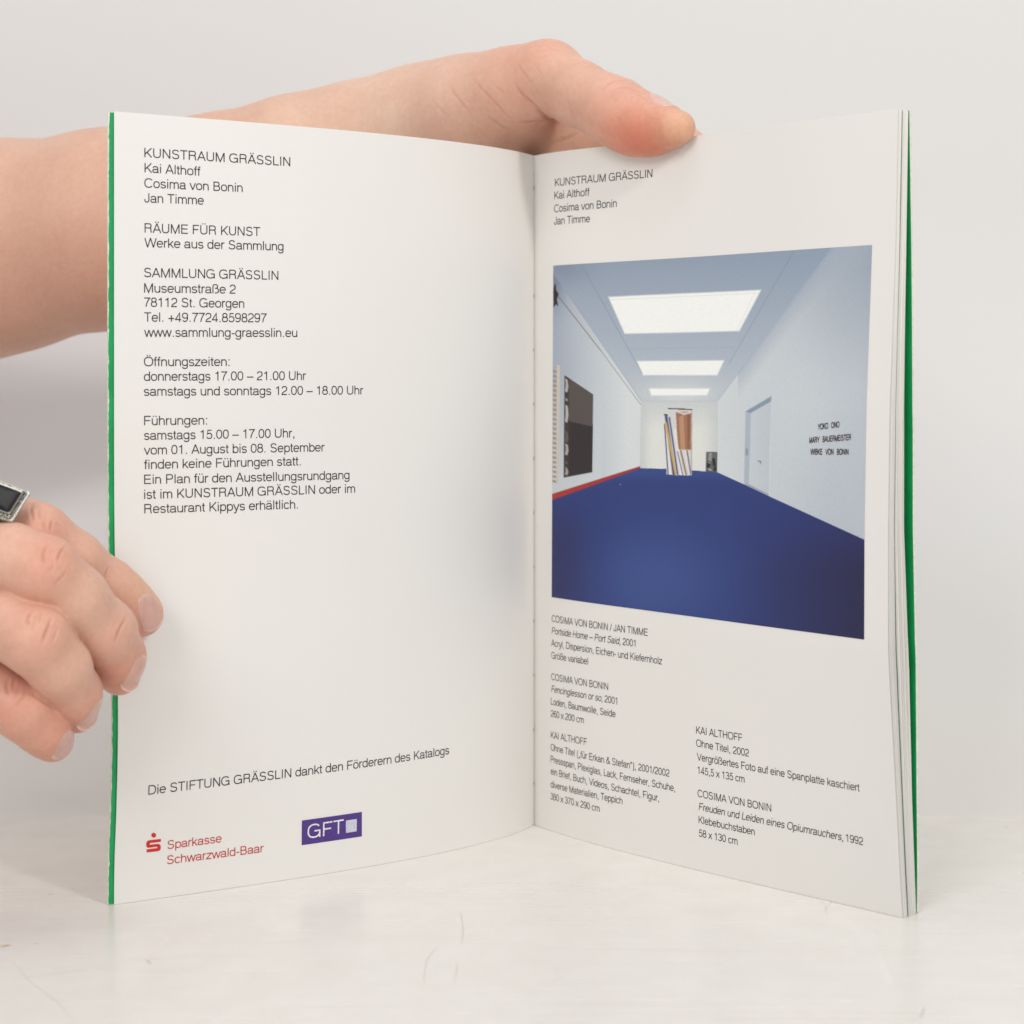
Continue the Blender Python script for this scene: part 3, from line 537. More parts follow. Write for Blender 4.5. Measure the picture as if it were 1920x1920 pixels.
def printed_photo():
    src = [(88, 183), (1488, 92), (1453, 1825), (81, 1638)]
    c4 = [inv('R', OP[0] + p_[0] / SP, OP[1] + p_[1] / SP) for p_ in src]
    nu, nv = 430, 540; A, B = np.meshgrid(np.linspace(0, 1, nu), np.linspace(0, 1, nv), indexing='ij')
    fz = [c4[0][k] * (1 - A) * (1 - B) + c4[1][k] * A * (1 - B) + c4[2][k] * A * B + c4[3][k] * (1 - A) * B for k in (0, 1)]
    P = lay('R', fz[0], fz[1], -.00007)
    col = 0
    for du, dv in ((-.25, -.25), (.25, -.25), (-.25, .25), (.25, .25)):
        fu = fz[0] + du * (c4[1][0] - c4[0][0]) / nu; zv = fz[1] + dv * (c4[3][1] - c4[0][1]) / nv
        Pp = lay('R', fu, zv); U = ((960 + F * Pp[..., 0] / Pp[..., 1]) - OP[0]) * SP; Vv = ((HZ - F * (Pp[..., 2] - HC) / Pp[..., 1]) - OP[1]) * SP
        col = col + picture(U, Vv) / 4
    lin = srgb(*np.moveaxis(col.reshape(-1, 3), -1, 0)).T if False else np.where(col / 255 <= .04045, col / 255 / 12.92, ((col / 255 + .055) / 1.055) ** 2.4)
    o = mesh_np('printed_photograph', P.reshape(-1, 3), grid_faces(nu, nv), M['photo'], pages['R']); set_col(o, (lin * 1.04).reshape(-1, 3))
    o['label'] = 'colour photograph of a white gallery room with skylights and a deep blue floor'
printed_photo()
L = Lettering()
for t, a, b, em in (("YOKO   ONO", (1250, 903), (1345, 892), .0024), ("MARY   BAUERMEISTER", (1213, 962), (1396, 948), .0024), ("WIBKE   VON   BONIN", (1218, 1012), (1385, 1013), .0024)):
    L.line('R', t, a, b, em, OP, SP, off=-.00016, wd=135)
L.done('picture_lettering', M['brown_ink'], pages['R'], 'dark names lettered on the gallery wall in the photograph')

# ---------------------------------------------------------------- hands: smooth distance fields turned into one skin mesh each
def smin(a, b, k):
    if k <= 0: return np.minimum(a, b)
    h = np.clip(.5 + .5 * (b - a) / k, 0, 1); return b * (1 - h) + a * h - k * h * (1 - h)
def cone(P, a, b, ra, rb, sq=None):
    """tapered capsule; sq = (axis, factor) flattens it along an axis"""
    ba = b - a; pa = P - a; h = np.clip((pa @ ba) / (ba @ ba), 0, 1); q = pa - h[..., None] * ba
    if sq is not None:
        ax, fct = sq; c = q @ ax; q = q + (c * (1 / fct - 1))[..., None] * ax
    return np.sqrt((q * q).sum(-1)) - (ra + (rb - ra) * h)
class Limb:
    """groups of tapered capsules; chains blend inside a group, groups blend by their own radius"""
    def __init__(s): s.groups = []; s.dents = []
    def chain(s, pts, k, kg, sq=None):
        """pts = rows (picture u, picture v, depth, radius mm)"""
        P = [at(*p_[:3]) for p_ in pts]; R = [p_[3] / 1000 for p_ in pts]
        s.groups.append(dict(seg=[(P[i], P[i + 1], R[i], R[i + 1]) for i in range(len(P) - 1)], k=k, kg=kg, sq=sq))
    def dent(s, c, r, depth): s.dents.append((np.array(c), r, depth))
    def sdf(s, P):
        D = None
        for g in s.groups:
            d = None
            for a, b, ra, rb in g['seg']:
                e = cone(P, a, b, ra, rb, g['sq']); d = e if d is None else smin(d, e, g['k'])
            D = d if D is None else smin(D, d, g['kg'])
        for c, r, dp in s.dents: D = D + dp * np.exp(-((P - c) ** 2).sum(-1) / r ** 2)
        return D
    def grid_sdf(s, lo, hi, h):
        n = np.ceil((hi - lo) / h).astype(int) + 1; ax = [lo[i] + h * np.arange(n[i]) for i in range(3)]; D = np.full(n, .03, np.float32)
        for g in s.groups:
            d = np.full(n, .03, np.float32)
            for a, b, ra, rb in g['seg']:
                m = max(ra, rb) + .014; l = np.minimum(a, b) - m; u = np.maximum(a, b) + m
                i0 = [int(max(0, np.searchsorted(ax[i], l[i]) - 1)) for i in range(3)]; i1 = [int(np.searchsorted(ax[i], u[i]) + 1) for i in range(3)]
                if any(i1[i] - i0[i] < 2 for i in range(3)): continue
                sl = tuple(slice(i0[i], i1[i]) for i in range(3)); G_ = np.stack(np.meshgrid(*[ax[i][sl[i]] for i in range(3)], indexing='ij'), -1).astype(np.float32)
                e = cone(G_, a.astype(np.float32), b.astype(np.float32), ra, rb, g['sq']); d[sl] = smin(d[sl], e, g['k'])
            D = smin(D, d, g['kg'])
        for c, r, dp in s.dents:
            i0 = [int(max(0, np.searchsorted(ax[i], c[i] - 2.6 * r))) for i in range(3)]; i1 = [int(np.searchsorted(ax[i], c[i] + 2.6 * r)) for i in range(3)]
            if any(i1[i] - i0[i] < 1 for i in range(3)): continue
            sl = tuple(slice(i0[i], i1[i]) for i in range(3)); G_ = np.stack(np.meshgrid(*[ax[i][sl[i]] for i in range(3)], indexing='ij'), -1)
            D[sl] += (dp * np.exp(-((G_ - c) ** 2).sum(-1) / r ** 2)).astype(np.float32)
        return D, ax
    def normal(s, P, e=.0003):
        g = np.stack([s.sdf(P + np.eye(3)[i] * e) - s.sdf(P - np.eye(3)[i] * e) for i in range(3)], -1); return g / (np.linalg.norm(g, axis=-1, keepdims=True) + 1e-12)
    def trace(s, u, v):
        """first skin point seen at a spot of the picture"""
        O = np.array([0, 0, HC]); d = at(u, v, 1.) - O; d /= np.linalg.norm(d); t = .40
        for _ in range(160):
            q = float(s.sdf((O + d * t)[None])[0]); t += q * .8
            if q < 2e-5: break
            if t > 1.1: return None
        return O + d * t
def surface_nets(D, ax):
    n = np.array(D.shape) - 1; neg = D < 0
    c = sum(neg[i:n[0] + i, j:n[1] + j, k:n[2] + k].astype(np.int8) for i in (0, 1) for j in (0, 1) for k in (0, 1)); act = (c > 0) & (c < 8)
    I = np.argwhere(act); idx = np.full(act.shape, -1, np.int32); idx[act] = np.arange(len(I)); S = np.zeros((len(I), 3)); W = np.zeros(len(I))
    cor = [(i, j, k) for i in (0, 1) for j in (0, 1) for k in (0, 1)]
    for a in cor:
        for d in range(3):
            if a[d]: continue
            b = list(a); b[d] = 1; va = D[I[:, 0] + a[0], I[:, 1] + a[1], I[:, 2] + a[2]]; vb = D[I[:, 0] + b[0], I[:, 1] + b[1], I[:, 2] + b[2]]; k = (va < 0) != (vb < 0)
            t = np.where(k, va / np.where(k, va - vb, 1), 0); p_ = np.tile(np.array(a, float), (len(I), 1)); p_[:, d] = t; S += p_ * k[:, None]; W += k
    h = ax[0][1] - ax[0][0]; V = (I + S / W[:, None]) * h + np.array([a_[0] for a_ in ax]); Q = []
    for d in range(3):
        e1, e2 = [(1, 2), (2, 0), (0, 1)][d]; sl0 = [slice(None)] * 3; sl1 = [slice(None)] * 3; sl0[d] = slice(0, -1); sl1[d] = slice(1, None)
        A = neg[tuple(sl0)]; B = neg[tuple(sl1)]; k = np.argwhere(A != B); k = k[(k[:, e1] > 0) & (k[:, e2] > 0) & (k[:, e1] < n[e1]) & (k[:, e2] < n[e2])]
        s_ = A[k[:, 0], k[:, 1], k[:, 2]]; o1 = np.zeros(3, int); o1[e1] = 1; o2 = np.zeros(3, int); o2[e2] = 1
        q = np.stack([idx[tuple((k - x).T)] for x in (0 * o1, o1, o1 + o2, o2)], 1); q[~s_] = q[~s_][:, ::-1]; Q.append(q)
    Q = np.concatenate(Q); Q = Q[(Q >= 0).all(1)]; return V, Q
def seg_d(P, a, b):
    ba = b - a; h = np.clip(((P - a) @ ba) / (ba @ ba + 1e-12), 0, 1); return np.linalg.norm(P - a - h[:, None] * ba, axis=1)
def build_limb(L, name, parent, lo, hi, h, creases, tints, base, label, small):
    D, ax = L.grid_sdf(np.array(lo), np.array(hi), h); V, Q = surface_nets(D, ax)
    me = bpy.data.meshes.new('tmp'); me.vertices.add(len(V)); me.vertices.foreach_set('co', V.astype(np.float32).ravel()); me.loops.add(Q.size); me.loops.foreach_set('vertex_index', Q.astype(np.int32).ravel())
    me.polygons.add(len(Q)); me.polygons.foreach_set('loop_start', np.arange(0, Q.size, 4, dtype=np.int32)); me.update(calc_edges=True)
    o = bpy.data.objects.new('tmp', me); C.objects.link(o); md = o.modifiers.new('s', 'SUBSURF'); md.levels = 1; md.render_levels = 1
    dg = bpy.context.evaluated_depsgraph_get(); dg.update(); m2 = bpy.data.meshes.new_from_object(o.evaluated_get(dg)); bpy.data.objects.remove(o); bpy.data.meshes.remove(me)
    V = np.zeros(len(m2.vertices) * 3); m2.vertices.foreach_get('co', V); V = V.reshape(-1, 3)
    m2.update(); N = np.zeros(len(V) * 3); m2.vertex_normals.foreach_get('vector', N); N = N.reshape(-1, 3)
    if np.mean(L.sdf(V[::50] + N[::50] * .0008)) < np.mean(L.sdf(V[::50] - N[::50] * .0008)): m2.flip_normals(); N = -N
    for a in range(0, len(V), 40000): V[a:a + 40000] -= N[a:a + 40000] * np.clip(L.sdf(V[a:a + 40000]), -h, h)[:, None] * .9
    col = np.tile(np.array(base), (len(V), 1)); disp = np.zeros(len(V))
    for (P0, r, c, amt) in tints:
        k = amt * np.exp(-((V - P0) ** 2).sum(1) / r ** 2); col = col * (1 - k[:, None]) + np.array(c) * k[:, None]
    for pts, wd, dp, red in creases:
        wd = wd * .62; dp = dp * 1.25 if small else dp * .45; red = min(.85, red * (1.5 if small else 1.1))
        T = [L.trace(u, v) for u, v in pts]; T = [t for t in T if t is not None]
        if len(T) < 2: continue
        # smooth the line
        T = np.array(T); tt = np.linspace(0, len(T) - 1, len(T) * 4); T = np.stack([np.interp(tt, np.arange(len(T)), T[:, i]) for i in range(3)], 1)
        if len(T) > 6: T[1:-1] = (T[:-2] + T[1:-1] * 2 + T[2:]) / 4
        bb = (V > T.min(0) - .006).all(1) & (V < T.max(0) + .006).all(1); id_ = np.where(bb)[0]; P = V[id_]; d = np.full(len(P), 1.); w_ = np.zeros(len(P))
        for i in range(len(T) - 1):
            e = seg_d(P, T[i], T[i + 1]); tp = math.sin(math.pi * (i + .6) / (len(T) - .0 + .2)) ** .5; w_ = np.where(e < d, tp, w_); d = np.minimum(d, e)
        g = np.exp(-(d / wd) ** 2) * w_; disp[id_] -= dp * g; disp[id_] += dp * (.28 if small else .10) * np.exp(-((d - 2.3 * wd) / (wd * 1.1)) ** 2) * w_
        rr = red * np.exp(-(d / (wd * 1.3)) ** 2) * w_; col[id_] = col[id_] * (1 - rr[:, None]) + np.array([.50, .20, .13]) * rr[:, None]  # redder skin, darkened too: part of the crease's shade is painted in
    V = V + N * disp[:, None]; m2.vertices.foreach_set('co', V.astype(np.float32).ravel()); m2.polygons.foreach_set('use_smooth', np.ones(len(m2.polygons), bool)); m2.name = name
    m2.materials.clear(); m2.materials.append(M['skin']); ob = bpy.data.objects.new(name, m2); C.objects.link(ob); ob.parent = parent; set_col(ob, np.clip(col, 0, 1)); m2.update(); ob['label'] = label; return ob
def unit(v): v = np.array(v, float); return v / np.linalg.norm(v)
def nail(L, c, axis, nrm, w, l, parent, tip=.12, lift=.00022, tintc=(.80, .50, .44)):
    """nail plate laid on the finger: c = spot above its centre, axis towards the fingertip"""
    nrm = unit(nrm); axis = unit(np.array(axis) - np.dot(axis, nrm) * nrm); side = np.cross(axis, nrm); n = 31; g = np.linspace(-1, 1, n); A, B = np.meshgrid(g, g, indexing='ij')
    # a square mapped to a rounded nail outline
    X = A * np.sqrt(1 - .50 * B * B * (.75 + .25 * (B < 0))); Y = B * np.sqrt(1 - .42 * A * A); P = c + (X[..., None] * side * w / 2 + Y[..., None] * axis * l / 2) + nrm * .006
    P = P.reshape(-1, 3); t = np.zeros(len(P))
    for _ in range(50): t += np.clip(L.sdf(P - nrm * t[:, None]), -1, 1) * .8
    tm = np.median(t); t = np.minimum(t, tm + .0028)
    edge = np.maximum(abs(A), abs(B)).ravel(); up = lift * np.clip((1 - edge) / .14, -.0, 1) ** .5 * 1.0 - .00006 + .00010 * (B.ravel() > .9)
    Vn = P - nrm * t[:, None] + L.normal(P - nrm * t[:, None]) * up[:, None]
    col = np.tile(np.array(tintc), (len(P), 1)); k = np.clip((B.ravel() - (1 - tip * 1.6 - .12 * A.ravel() ** 2)) / .05, 0, 1)[:, None]; col = col * (1 - k) + np.array([.78, .56, .46]) * k
    k = np.exp(-((A.ravel()) ** 2 + (B.ravel() + 1.05) ** 2 * 2) / .25)[:, None] * .45; col = col * (1 - k) + np.array([.80, .58, .51]) * k
    o = mesh_np('fingernail', Vn, grid_faces(n, n), M['nail'], parent); set_col(o, col)
    if np.dot(np.cross(Vn[1] - Vn[0], Vn[n] - Vn[0]), nrm) < 0: o.data.flip_normals()
    return o
def zc(org, sc, *pts): return [(org[0] + x / sc, org[1] + y / sc) for x, y in pts]

person = empty('person', tuple(at(-300, 900, .72)))
tag(person, 'person holding the book, one hand over its top and one at its left edge', 'person')
bpy.context.view_layer.update(); INVP = person.matrix_world.inverted()

# --- the arm behind the book with its thumb over the top edge
A_ = Limb()
A_.chain([(-420, 560, .81, 48), (-120, 487, .778, 43.6), (0, 463, .765, 40.6), (205, 429, .752, 37.2), (420, 374, .742, 31.5), (560, 322, .733, 27.5), (680, 279, .728, 24), (780, 251, .724, 22)], .010, .010)
A_.chain([(780, 248, .724, 21.5), (880, 236, .716, 20.5), (960, 247, .714, 17), (1045, 276, .718, 12.5), (1110, 300, .722, 9)], .012, .009)           # palm below the thumb
A_.chain([(800, 238, .714, 18), (880, 210, .701, 15.6), (960, 172, .689, 13.4), (1028, 145, .677, 11.5)], .012, .016)          # first metacarpal
A_.chain([(1028, 144, .677, 11.6), (1085, 176, .664, 10.2), (1140, 202, .654, 10.0), (1175, 221, .650, 9.8), (1222, 236, .6435, 8.3), (1262, 240, .6355, 5.2), (1277, 239, .634, 3.9)], .006, .007)   # thumb
A_.chain([(1192, 243, .650, 8.3), (1226, 246, .6425, 6.4)], .004, .005)                                                       # thumb pad
F1 = dict(k=.006, kg=.0015)
A_.chain([(930, 262, .742, 14), (1080, 215, .735, 10.5), (1162, 200, .722, 9.4), (1240, 246, .702, 8.6), (1306, 292, .676, 7.2)], .006, .006)   # index
A_.chain([(930, 320, .748, 13), (1080, 300, .748, 10.5), (1190, 310, .733, 9.4), (1290, 350, .705, 8.5), (1340, 380, .683, 7.2)], .006, .003)
A_.chain([(920, 370, .750, 12), (1060, 380, .752, 10), (1170, 400, .738, 9), (1260, 440, .708, 8), (1300, 465, .688, 7)], .006, .003)
A_.chain([(900, 410, .750, 11), (1010, 450, .752, 9), (1100, 480, .742, 8), (1170, 520, .716, 7), (1200, 540, .697, 6.2)], .006, .003)
A_.chain([(900, 260, .738, 17), (930, 330, .745, 15), (900, 400, .748, 13)], .01, .012)                                       # back of the hand
zA = ((640, 40), 1920 / 740)
cr = []
def cA(wd, dp, red, *pts): cr.append((zc(zA[0], zA[1], *pts), wd, dp, red))
cA(.0007, .00030, .22, (520, 310), (548, 352), (585, 398), (625, 445)); cA(.0006, .00022, .15, (440, 380), (480, 425), (520, 470))
cA(.0007, .00034, .22, (640, 278), (672, 318), (712, 362), (760, 410), (800, 455), (835, 490)); cA(.0006, .0002, .14, (735, 300), (765, 330), (790, 352))
cA(.0006, .00026, .16, (848, 195), (872, 232), (898, 268), (930, 305)); cA(.0006, .0002, .12, (930, 195), (950, 228), (975, 262))
cA(.0012, .0009, .40, (848, 318), (880, 358), (918, 392), (958, 425), (1000, 462)); cA(.0016, .0016, .75, (950, 430), (985, 458), (1015, 480), (1055, 498)); cA(.0010, .0007, .40, (868, 492), (915, 492), (960, 484), (1010, 478))
cA(.0008, .0004, .30, (720, 470), (760, 500), (800, 528)); cA(.0009, .0004, .30, (1030, 590), (1090, 575), (1150, 545))
cA(.0006, .0003, .25, (1268, 345), (1290, 312), (1325, 293), (1372, 290)); cA(.0006, .00028, .2, (1308, 352), (1342, 326), (1390, 322), (1440, 345)); cA(.0006, .00022, .16, (1300, 375), (1335, 350), (1370, 346)); cA(.0006, .0002, .12, (1400, 345), (1450, 362), (1490, 392))
cA(.0008, .0004, .22, (1108, 385), (1110, 420), (1122, 455), (1140, 480)); cA(.00045, .0003, .1, (1265, 498), (1268, 520), (1276, 543)); cA(.00045, .0003, .1, (1300, 512), (1303, 532), (1311, 552))
cA(.0004, .0002, .1, (1480, 425), (1478, 450), (1496, 470), (1530, 476)); cA(.0004, .0002, .15, (1496, 426), (1520, 420), (1545, 430))
BASE = (.70, .415, .308); RED = (.72, .34, .25); PALE = (.78, .57, .44); YEL = (.77, .46, .27)
T_ = lambda u, v, Y: at(u, v, Y)
tints = [(T_(0, 300, .73), .06, (.76, .52, .39), .6), (T_(205, 600, .72), .06, (.66, .36, .27), .55), (T_(0, 640, .73), .07, (.64, .35, .26), .6), (T_(640, 200, .71), .05, PALE, .45), (T_(790, 220, .70), .025, PALE, .6), (T_(1010, 110, .68), .016, RED, .55), (T_(1000, 200, .68), .014, RED, .4),  # forearm's lit top and shaded underside painted in as pale and dark tints
         (T_(1180, 270, .64), .013, (.68, .225, .14), .85), (T_(1215, 285, .636), .011, (.66, .20, .12), .7), (T_(1262, 235, .632), .005, YEL, .45), (T_(1285, 245, .63), .005, YEL, .45), (T_(1160, 200, .65), .010, (.72, .36, .30), .4), (T_(1025, 222, .69), .006, (.45, .16, .09), .6), (T_(930, 270, .70), .02, (.66, .36, .26), .5), (T_(860, 250, .70), .02, (.66, .38, .30), .4), (T_(1090, 160, .67), .012, (.78, .48, .36), .5)]  # the darkest tint paints in the shade of the hollow where thumb meets palm
armA = build_limb(A_, 'arm', person, (-.215, .60, .11), (.092, .86, .305), .00092, cr, tints, BASE, 'forearm behind the book and hand gripping over its top edge, thumb in front of the page', False)
armA.matrix_parent_inverse = INVP
nail(A_, at(1243, 200, .640), at(1279, 222, .632) - at(1215, 204, .645), (.26, -.16, .95), .0098, .0120, armA, tip=.04, lift=.0003, tintc=(.68, .42, .36))
# --- the other hand: four fingers curled over the left edge of the book
B_ = Limb()
B_.chain([(-330, 1120, .60, 24), (-240, 1110, .585, 20), (-160, 1080, .575, 15)], .01, .01)
B_.chain([(-330, 1180, .60, 24), (-230, 1200, .59, 18), (-150, 1260, .58, 13)], .01, .01)
B_.chain([(-170, 985, .580, 10.5), (-50, 974, .566, 9.0), (20, 989, .558, 8.3), (72, 1004, .555, 8.4), (140, 1050, .560, 7.4), (203, 1102, .568, 7.5), (235, 1132, .5725, 7.3), (263, 1152, .5755, 6.9)], .005, .004)      # index
B_.chain([(-170, 1050, 0.5720, 10.6), (-60, 1036, 0.5490, 9.2), (20, 1046, 0.5400, 9.1), (82, 1072, 0.5375, 9.5), (140, 1122, 0.5430, 8.8), (196, 1184, 0.5515, 8.6), (218, 1232, 0.5590, 7.8), (224, 1264, 0.5640, 6.2)], .004, .0007)    # middle
B_.chain([(-170, 1160, 0.5690, 10.5), (-60, 1158, 0.5460, 9.1), (15, 1172, 0.5350, 8.8), (66, 1200, 0.5315, 9.1), (112, 1252, 0.5370, 8.1), (138, 1300, 0.5450, 7.3), (146, 1337, 0.5510, 5.7)], .004, .0007)    # ring finger
B_.chain([(-170, 1262, 0.5710, 9.7), (-60, 1276, 0.5520, 8.5), (0, 1302, 0.5420, 8.0), (46, 1335, 0.5390, 7.6), (84, 1370, 0.5430, 6.7), (100, 1391, 0.5460, 5.6)], .004, .0007)    # little finger
B_.chain([(-250, 1080, .598, 13), (-120, 1120, .608, 11), (40, 1150, .606, 10), (150, 1165, .600, 9.2), (225, 1172, .5995, 8.2)], .006, .006)   # thumb behind the cover
B_.chain([(-900, 1250, .70, 38), (-600, 1190, .64, 30), (-330, 1150, .60, 25)], .02, .02)
zB = ((0, 880), 3.2); cr = []
def cB(wd, dp, red, *pts): cr.append((zc(zB[0], zB[1], *pts), wd, dp, red))
cB(.0005, .00034, .30, (190, 212), (184, 240), (190, 272), (198, 305)); cB(.0005, .00032, .28, (240, 232), (232, 262), (238, 300)); cB(.0005, .00034, .30, (318, 305), (306, 330), (304, 362), (292, 386)); cB(.0004, .0002, .15, (322, 330), (345, 330), (360, 345)); cB(.0005, .00026, .2, (270, 300), (262, 340), (268, 372))
cB(.0005, .0003, .25, (650, 592), (636, 620), (632, 655))
cB(.0006, .0004, .35, (278, 455), (262, 488), (256, 525), (262, 560)); cB(.0005, .00034, .28, (388, 465), (366, 495), (352, 525), (345, 548)); cB(.0005, .0002, .18, (400, 605), (378, 640), (335, 680)); cB(.0005, .0002, .15, (310, 540), (320, 580), (300, 610))
cB(.0006, .0003, .28, (755, 895), (730, 935), (705, 985), (692, 1035))
cB(.0006, .0004, .32, (192, 848), (170, 872), (158, 905), (166, 925)); cB(.0006, .0004, .32, (308, 895), (292, 940), (272, 990), (258, 1035)); cB(.0005, .0002, .18, (225, 870), (205, 910), (190, 960)); cB(.0005, .0002, .16, (255, 860), (240, 890), (232, 925)); cB(.0005, .0002, .14, (345, 950), (330, 1000), (310, 1040))
cB(.0006, .0003, .25, (52, 1262), (38, 1300), (46, 1345)); cB(.0005, .0003, .25, (156, 1318), (140, 1360), (112, 1392), (95, 1425)); cB(.0005, .0002, .15, (90, 1250), (80, 1290), (84, 1330)); cB(.0005, .0002, .15, (120, 1290), (105, 1330), (90, 1360))
tints = [(T_(95, 995, .547), .009, (.70, .34, .25), .55), (T_(95, 1055, .53), .010, (.71, .33, .24), .65), (T_(78, 1190, .53), .010, (.71, .33, .24), .65), (T_(20, 1320, .535), .012, (.68, .31, .23), .7), (T_(205, 1180, .545), .007, (.69, .34, .26), .4), (T_(270, 1105, .566), .007, (.75, .50, .30), .45), (T_(235, 1130, .565), .008, (.74, .38, .28), .35),
         (T_(212, 1268, .556), .010, (.62, .25, .175), .8), (T_(148, 1340, .546), .010, (.63, .26, .185), .75), (T_(95, 1392, .543), .011, (.63, .27, .19), .75), (T_(270, 1172, .566), .007, (.66, .29, .21), .55), (T_(285, 1180, .57), .006, (.76, .36, .28), .6), (T_(160, 1120, .54), .012, PALE, .4), (T_(120, 1235, .538), .010, PALE, .3)]
armB = build_limb(B_, 'arm', person, (-.235, .520, .015), (.0, .625, .152), .0009, cr, tints, (.705, .42, .315), 'hand with four fingers curled over the left edge of the book', True)
armB.matrix_parent_inverse = INVP
def nail_at(L, u, v, Y, tip_uv, nr, w, l, **kw):
    p0 = L.trace(u, v) if nr is None else at(u, v, Y); return nail(L, at(u, v, Y), at(tip_uv[0], tip_uv[1], Y) - at(u, v, Y), nr, w, l, armB, **kw)
nail_at(B_, 283, 1147, .5680, (300, 1181), (.48, -.86, .18), .0080, .0114, tip=.05, tintc=(.67, .41, .345))
nail_at(B_, 256, 1262, .557, (251, 1306), (.84, -.52, .0), .0088, .0112, tip=.08, tintc=(.65, .38, .31))
nail_at(B_, 179, 1340, .545, (172, 1380), (.86, -.50, .0), .0080, .0098, tip=.08, tintc=(.63, .37, .305))
nail_at(B_, 131, 1398, .541, (127, 1430), (.86, -.50, -.05), .0076, .0090, tip=.08, tintc=(.61, .37, .325))
# --- pink sleeve on the arm, just at the edge of the frame
def sleeve():
    pts = [(-620, 600, .86, 53), (-400, 548, .835, 50), (-230, 510, .79, 49), (-130, 489, .780, 46.5), (-72, 478, .774, 45.2)]; P = np.array([at(*p_[:3]) for p_ in pts]); R = [p_[3] / 1000 for p_ in pts]
    tt = np.linspace(0, len(P) - 1, 40); P = np.stack([np.interp(tt, np.arange(len(pts)), P[:, i]) for i in range(3)], 1); R = np.interp(tt, np.arange(len(pts)), R); V = []; n = 64
    for lay_ in (0, 1):
        for i in range(len(P)):
            d = unit(P[min(i + 1, 39)] - P[max(i - 1, 0)]); a = unit(np.cross(d, (0, 1, 0))); b_ = np.cross(d, a)
            for k in range(n):
                t = 2 * math.pi * k / n; r = (R[i] - lay_ * .0025) * (1 + .02 * math.sin(3 * t + i * .35) + .012 * math.sin(5 * t - i * .6)); V.append(P[i] + (a * math.cos(t) + b_ * math.sin(t)) * r)
    Fc = []; m = 40 * n
    for i in range(39):
        for k in range(n): k2 = (k + 1) % n; Fc.append((i * n + k, i * n + k2, i * n + n + k2, i * n + n + k)); Fc.append((m + i * n + k, m + i * n + n + k, m + i * n + n + k2, m + i * n + k2))
    for k in range(n): k2 = (k + 1) % n; Fc.append((39 * n + k, 39 * n + k2, m + 39 * n + k2, m + 39 * n + k)); Fc.append((k, m + k, m + k2, k2))
    o = mesh_obj('sleeve', V, Fc, M['sleeve'], person); o.matrix_parent_inverse = INVP
sleeve()

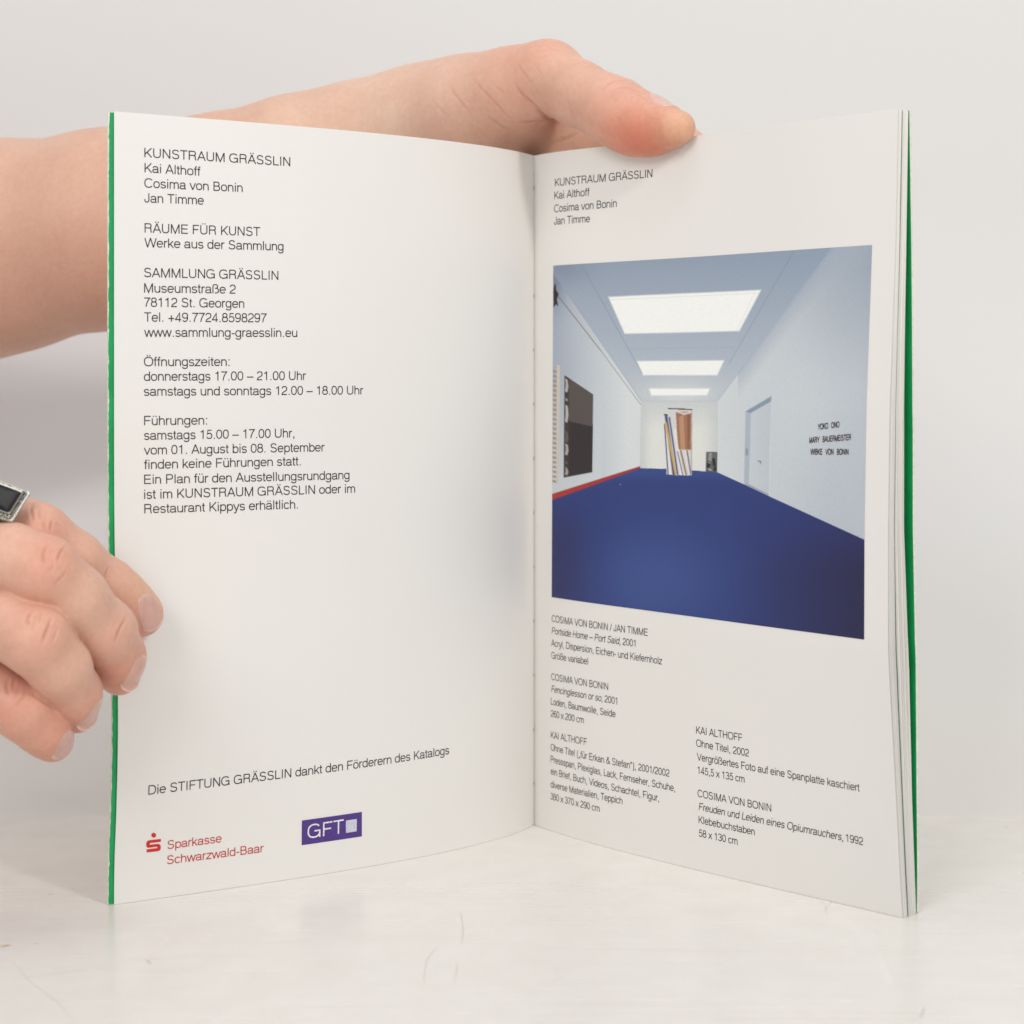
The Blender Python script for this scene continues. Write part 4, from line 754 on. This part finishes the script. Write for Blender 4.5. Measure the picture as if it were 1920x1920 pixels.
# --- silver ring with a black stone on the index finger
def ring():
    c = at(-11, 932, .5428); e1 = unit(at(60, 964, .551) - at(-10, 938, .551)); nrm = unit((.25, -.67, .70)); nrm = unit(nrm - np.dot(nrm, e1) * e1); e2 = np.cross(nrm, e1)
    if e2[2] > 0: e2 = -e2                                                             # points down the front
    def W(x, y, z): return c + e1 * x + e2 * y + nrm * z
    root = empty('ring', tuple(c)); tag(root, 'silver ring with an oblong black stone worn on the index finger', 'ring'); bpy.context.view_layer.update(); inv_ = root.matrix_world.inverted()
    def kid_(o, par=root):
        o.parent = par
        if par is root: o.matrix_parent_inverse = inv_
        return o
    def rbox(hx, hy, r, z, n=6):
        P = []
        for sx, sy, a0 in ((1, 1, 0), (-1, 1, 90), (-1, -1, 180), (1, -1, 270)):
            for k in range(n): a = math.radians(a0 + 90 * k / (n - 1)); P.append((sx * (hx - r) + r * math.cos(a), sy * (hy - r) + r * math.sin(a), z))
        return P
    def loft(name, rings, mt, cap0=True, cap1=True, smooth=False):
        V = []; Fc = []; n = len(rings[0])
        for q in rings: V += [W(*p_) for p_ in q]
        for i in range(len(rings) - 1):
            for k in range(n): k2 = (k + 1) % n; Fc.append((i * n + k, i * n + k2, i * n + n + k2, i * n + n + k))
        if cap1: Fc.append(tuple(range((len(rings) - 1) * n, len(rings) * n)))
        if cap0: Fc.append(tuple(reversed(range(n))))
        o = mesh_obj(name, V, Fc, mt, smooth=smooth); return kid_(o)
    HX, HY = .0082, .0062
    bez = loft('bezel', [rbox(HX * .80, HY * .84, .001, -.0040), rbox(HX * .86, HY * .92, .001, -.0020), rbox(HX * .9, HY * .94, .001, -.0006), rbox(HX, HY, .0008, -.0004), rbox(HX, HY, .0008, .0), rbox(HX - .0007, HY - .0007, .0007, .0002), rbox(HX - .0009, HY - .0009, .0007, -.0001), rbox(HX - .0014, HY - .0014, .0007, .0003), rbox(HX - .0015, HY - .0015, .0007, .0008), rbox(HX - .0019, HY - .0019, .0007, .0009)], M['filigree'])
    rim = loft('stone_rim', [rbox(HX - .0014, HY - .0014, .0007, .0002), rbox(HX - .0014, HY - .0014, .0007, .0010), rbox(HX - .0016, HY - .0016, .0007, .0012), rbox(HX - .0019, HY - .0019, .0007, .0010)], M['silver'], smooth=False)
    st = []
    for k in range(17): t = k / 16; st.append(rbox((HX - .0018) * math.cos(t * 1.53) + .00003, (HY - .0018) * math.cos(t * 1.53) + .00003, .0007 * math.cos(t * 1.53) + .00001, .0009 + .0007 * math.sin(t * 1.57)))
    loft('stone', st, M['onyx'], smooth=True)
    rail = loft('outer_rail', [rbox(HX + .00005, HY + .00005, .0009, -.0004), rbox(HX + .0002, HY + .0002, .0009, -.0001), rbox(HX + .00005, HY + .00005, .0009, .00018), rbox(HX - .00025, HY - .00025, .0008, .00012)], M['silver'])
    # beads along the top plate and scrollwork on the side wall
    bm = bmesh.new(); bmesh.ops.create_icosphere(bm, subdivisions=2, radius=1); bv = np.array([v.co for v in bm.verts]); bf = np.array([[v.index for v in f.verts] for f in bm.faces]); bm.free()
    V = []; T = []; n = 0
    def bead(x, y, z, r, sx=1):
        nonlocal n
        V.append(np.array([W(x + p_[0] * r * sx, y + p_[1] * r, z + p_[2] * r) for p_ in bv])); T.append(bf + n); n += len(bv)
    for s_ in (-1, 1):
        for k in range(13): bead(s_ * (HX - .0009), -HY + .0012 + k * (2 * HY - .0024) / 12, .0003, .00034)
        for k in range(19): bead(-HX + .0014 + k * (2 * HX - .0028) / 18, s_ * (HY - .0009), .0003, .00036 + .00014 * (k % 3 == 0))
    for k in range(0):
        x = -HX + .0012 + k * (2 * HX - .0024) / 8; bead(x, HY * .93, -.0022, .0007, 1.2)
        bead(x + .0009, HY * .93, -.0012, .0004); bead(x + .0009, HY * .90, -.0032, .0004)
    for k in range(8):
        x = -HX + .0013 + k * (2 * HX - .0026) / 7
        for a in range(10): t = a * .6283; bead(x + .00075 * math.cos(t), HY * .90 + .0002, -.0021 + .0010 * math.sin(t), .00024)
        bead(x, HY * .90, -.0021, .00034)
    for k in range(12):
        y = -HY + .0010 + k * (2 * HY - .002) / 11; bead(HX * .90, y, -.0014, .00045); bead(HX * .90, y, -.0026, .0003)
    for k in range(16):
        x = -HX + .0018 + k * (2 * HX - .0036) / 15; bead(x, HY - .0005, .0003, .00022)
    o = mesh_np('beading', np.concatenate(V), np.concatenate(T), M['filigree'], None); kid_(o); o['kind'] = 'stuff'
    # band round the finger
    V = []; Fc = []; m = 72; bx = at(-24, 976, .5605); ax_ = unit(at(20, 978, .558) - at(-50, 962, .566)); a = unit(np.cross(ax_, (0, 0, 1))); b_ = np.cross(ax_, a)
    prof = [(-.0028, .0084), (-.0028, .0094), (-.0018, .0100), (0, .0097), (.0018, .0100), (.0028, .0094), (.0028, .0084)]
    for k in range(m):
        t = 2 * math.pi * k / m
        for x, r in prof: V.append(bx + ax_ * x + (a * math.cos(t) + b_ * math.sin(t)) * (r + .0001 * math.sin(18 * t)))
    q = len(prof)
    for k in range(m):
        for j in range(q): Fc.append((k * q + j, ((k + 1) % m) * q + j, ((k + 1) % m) * q + (j + 1) % q, k * q + (j + 1) % q))
    kid_(mesh_obj('band', V, Fc, M['filigree']))
ring()
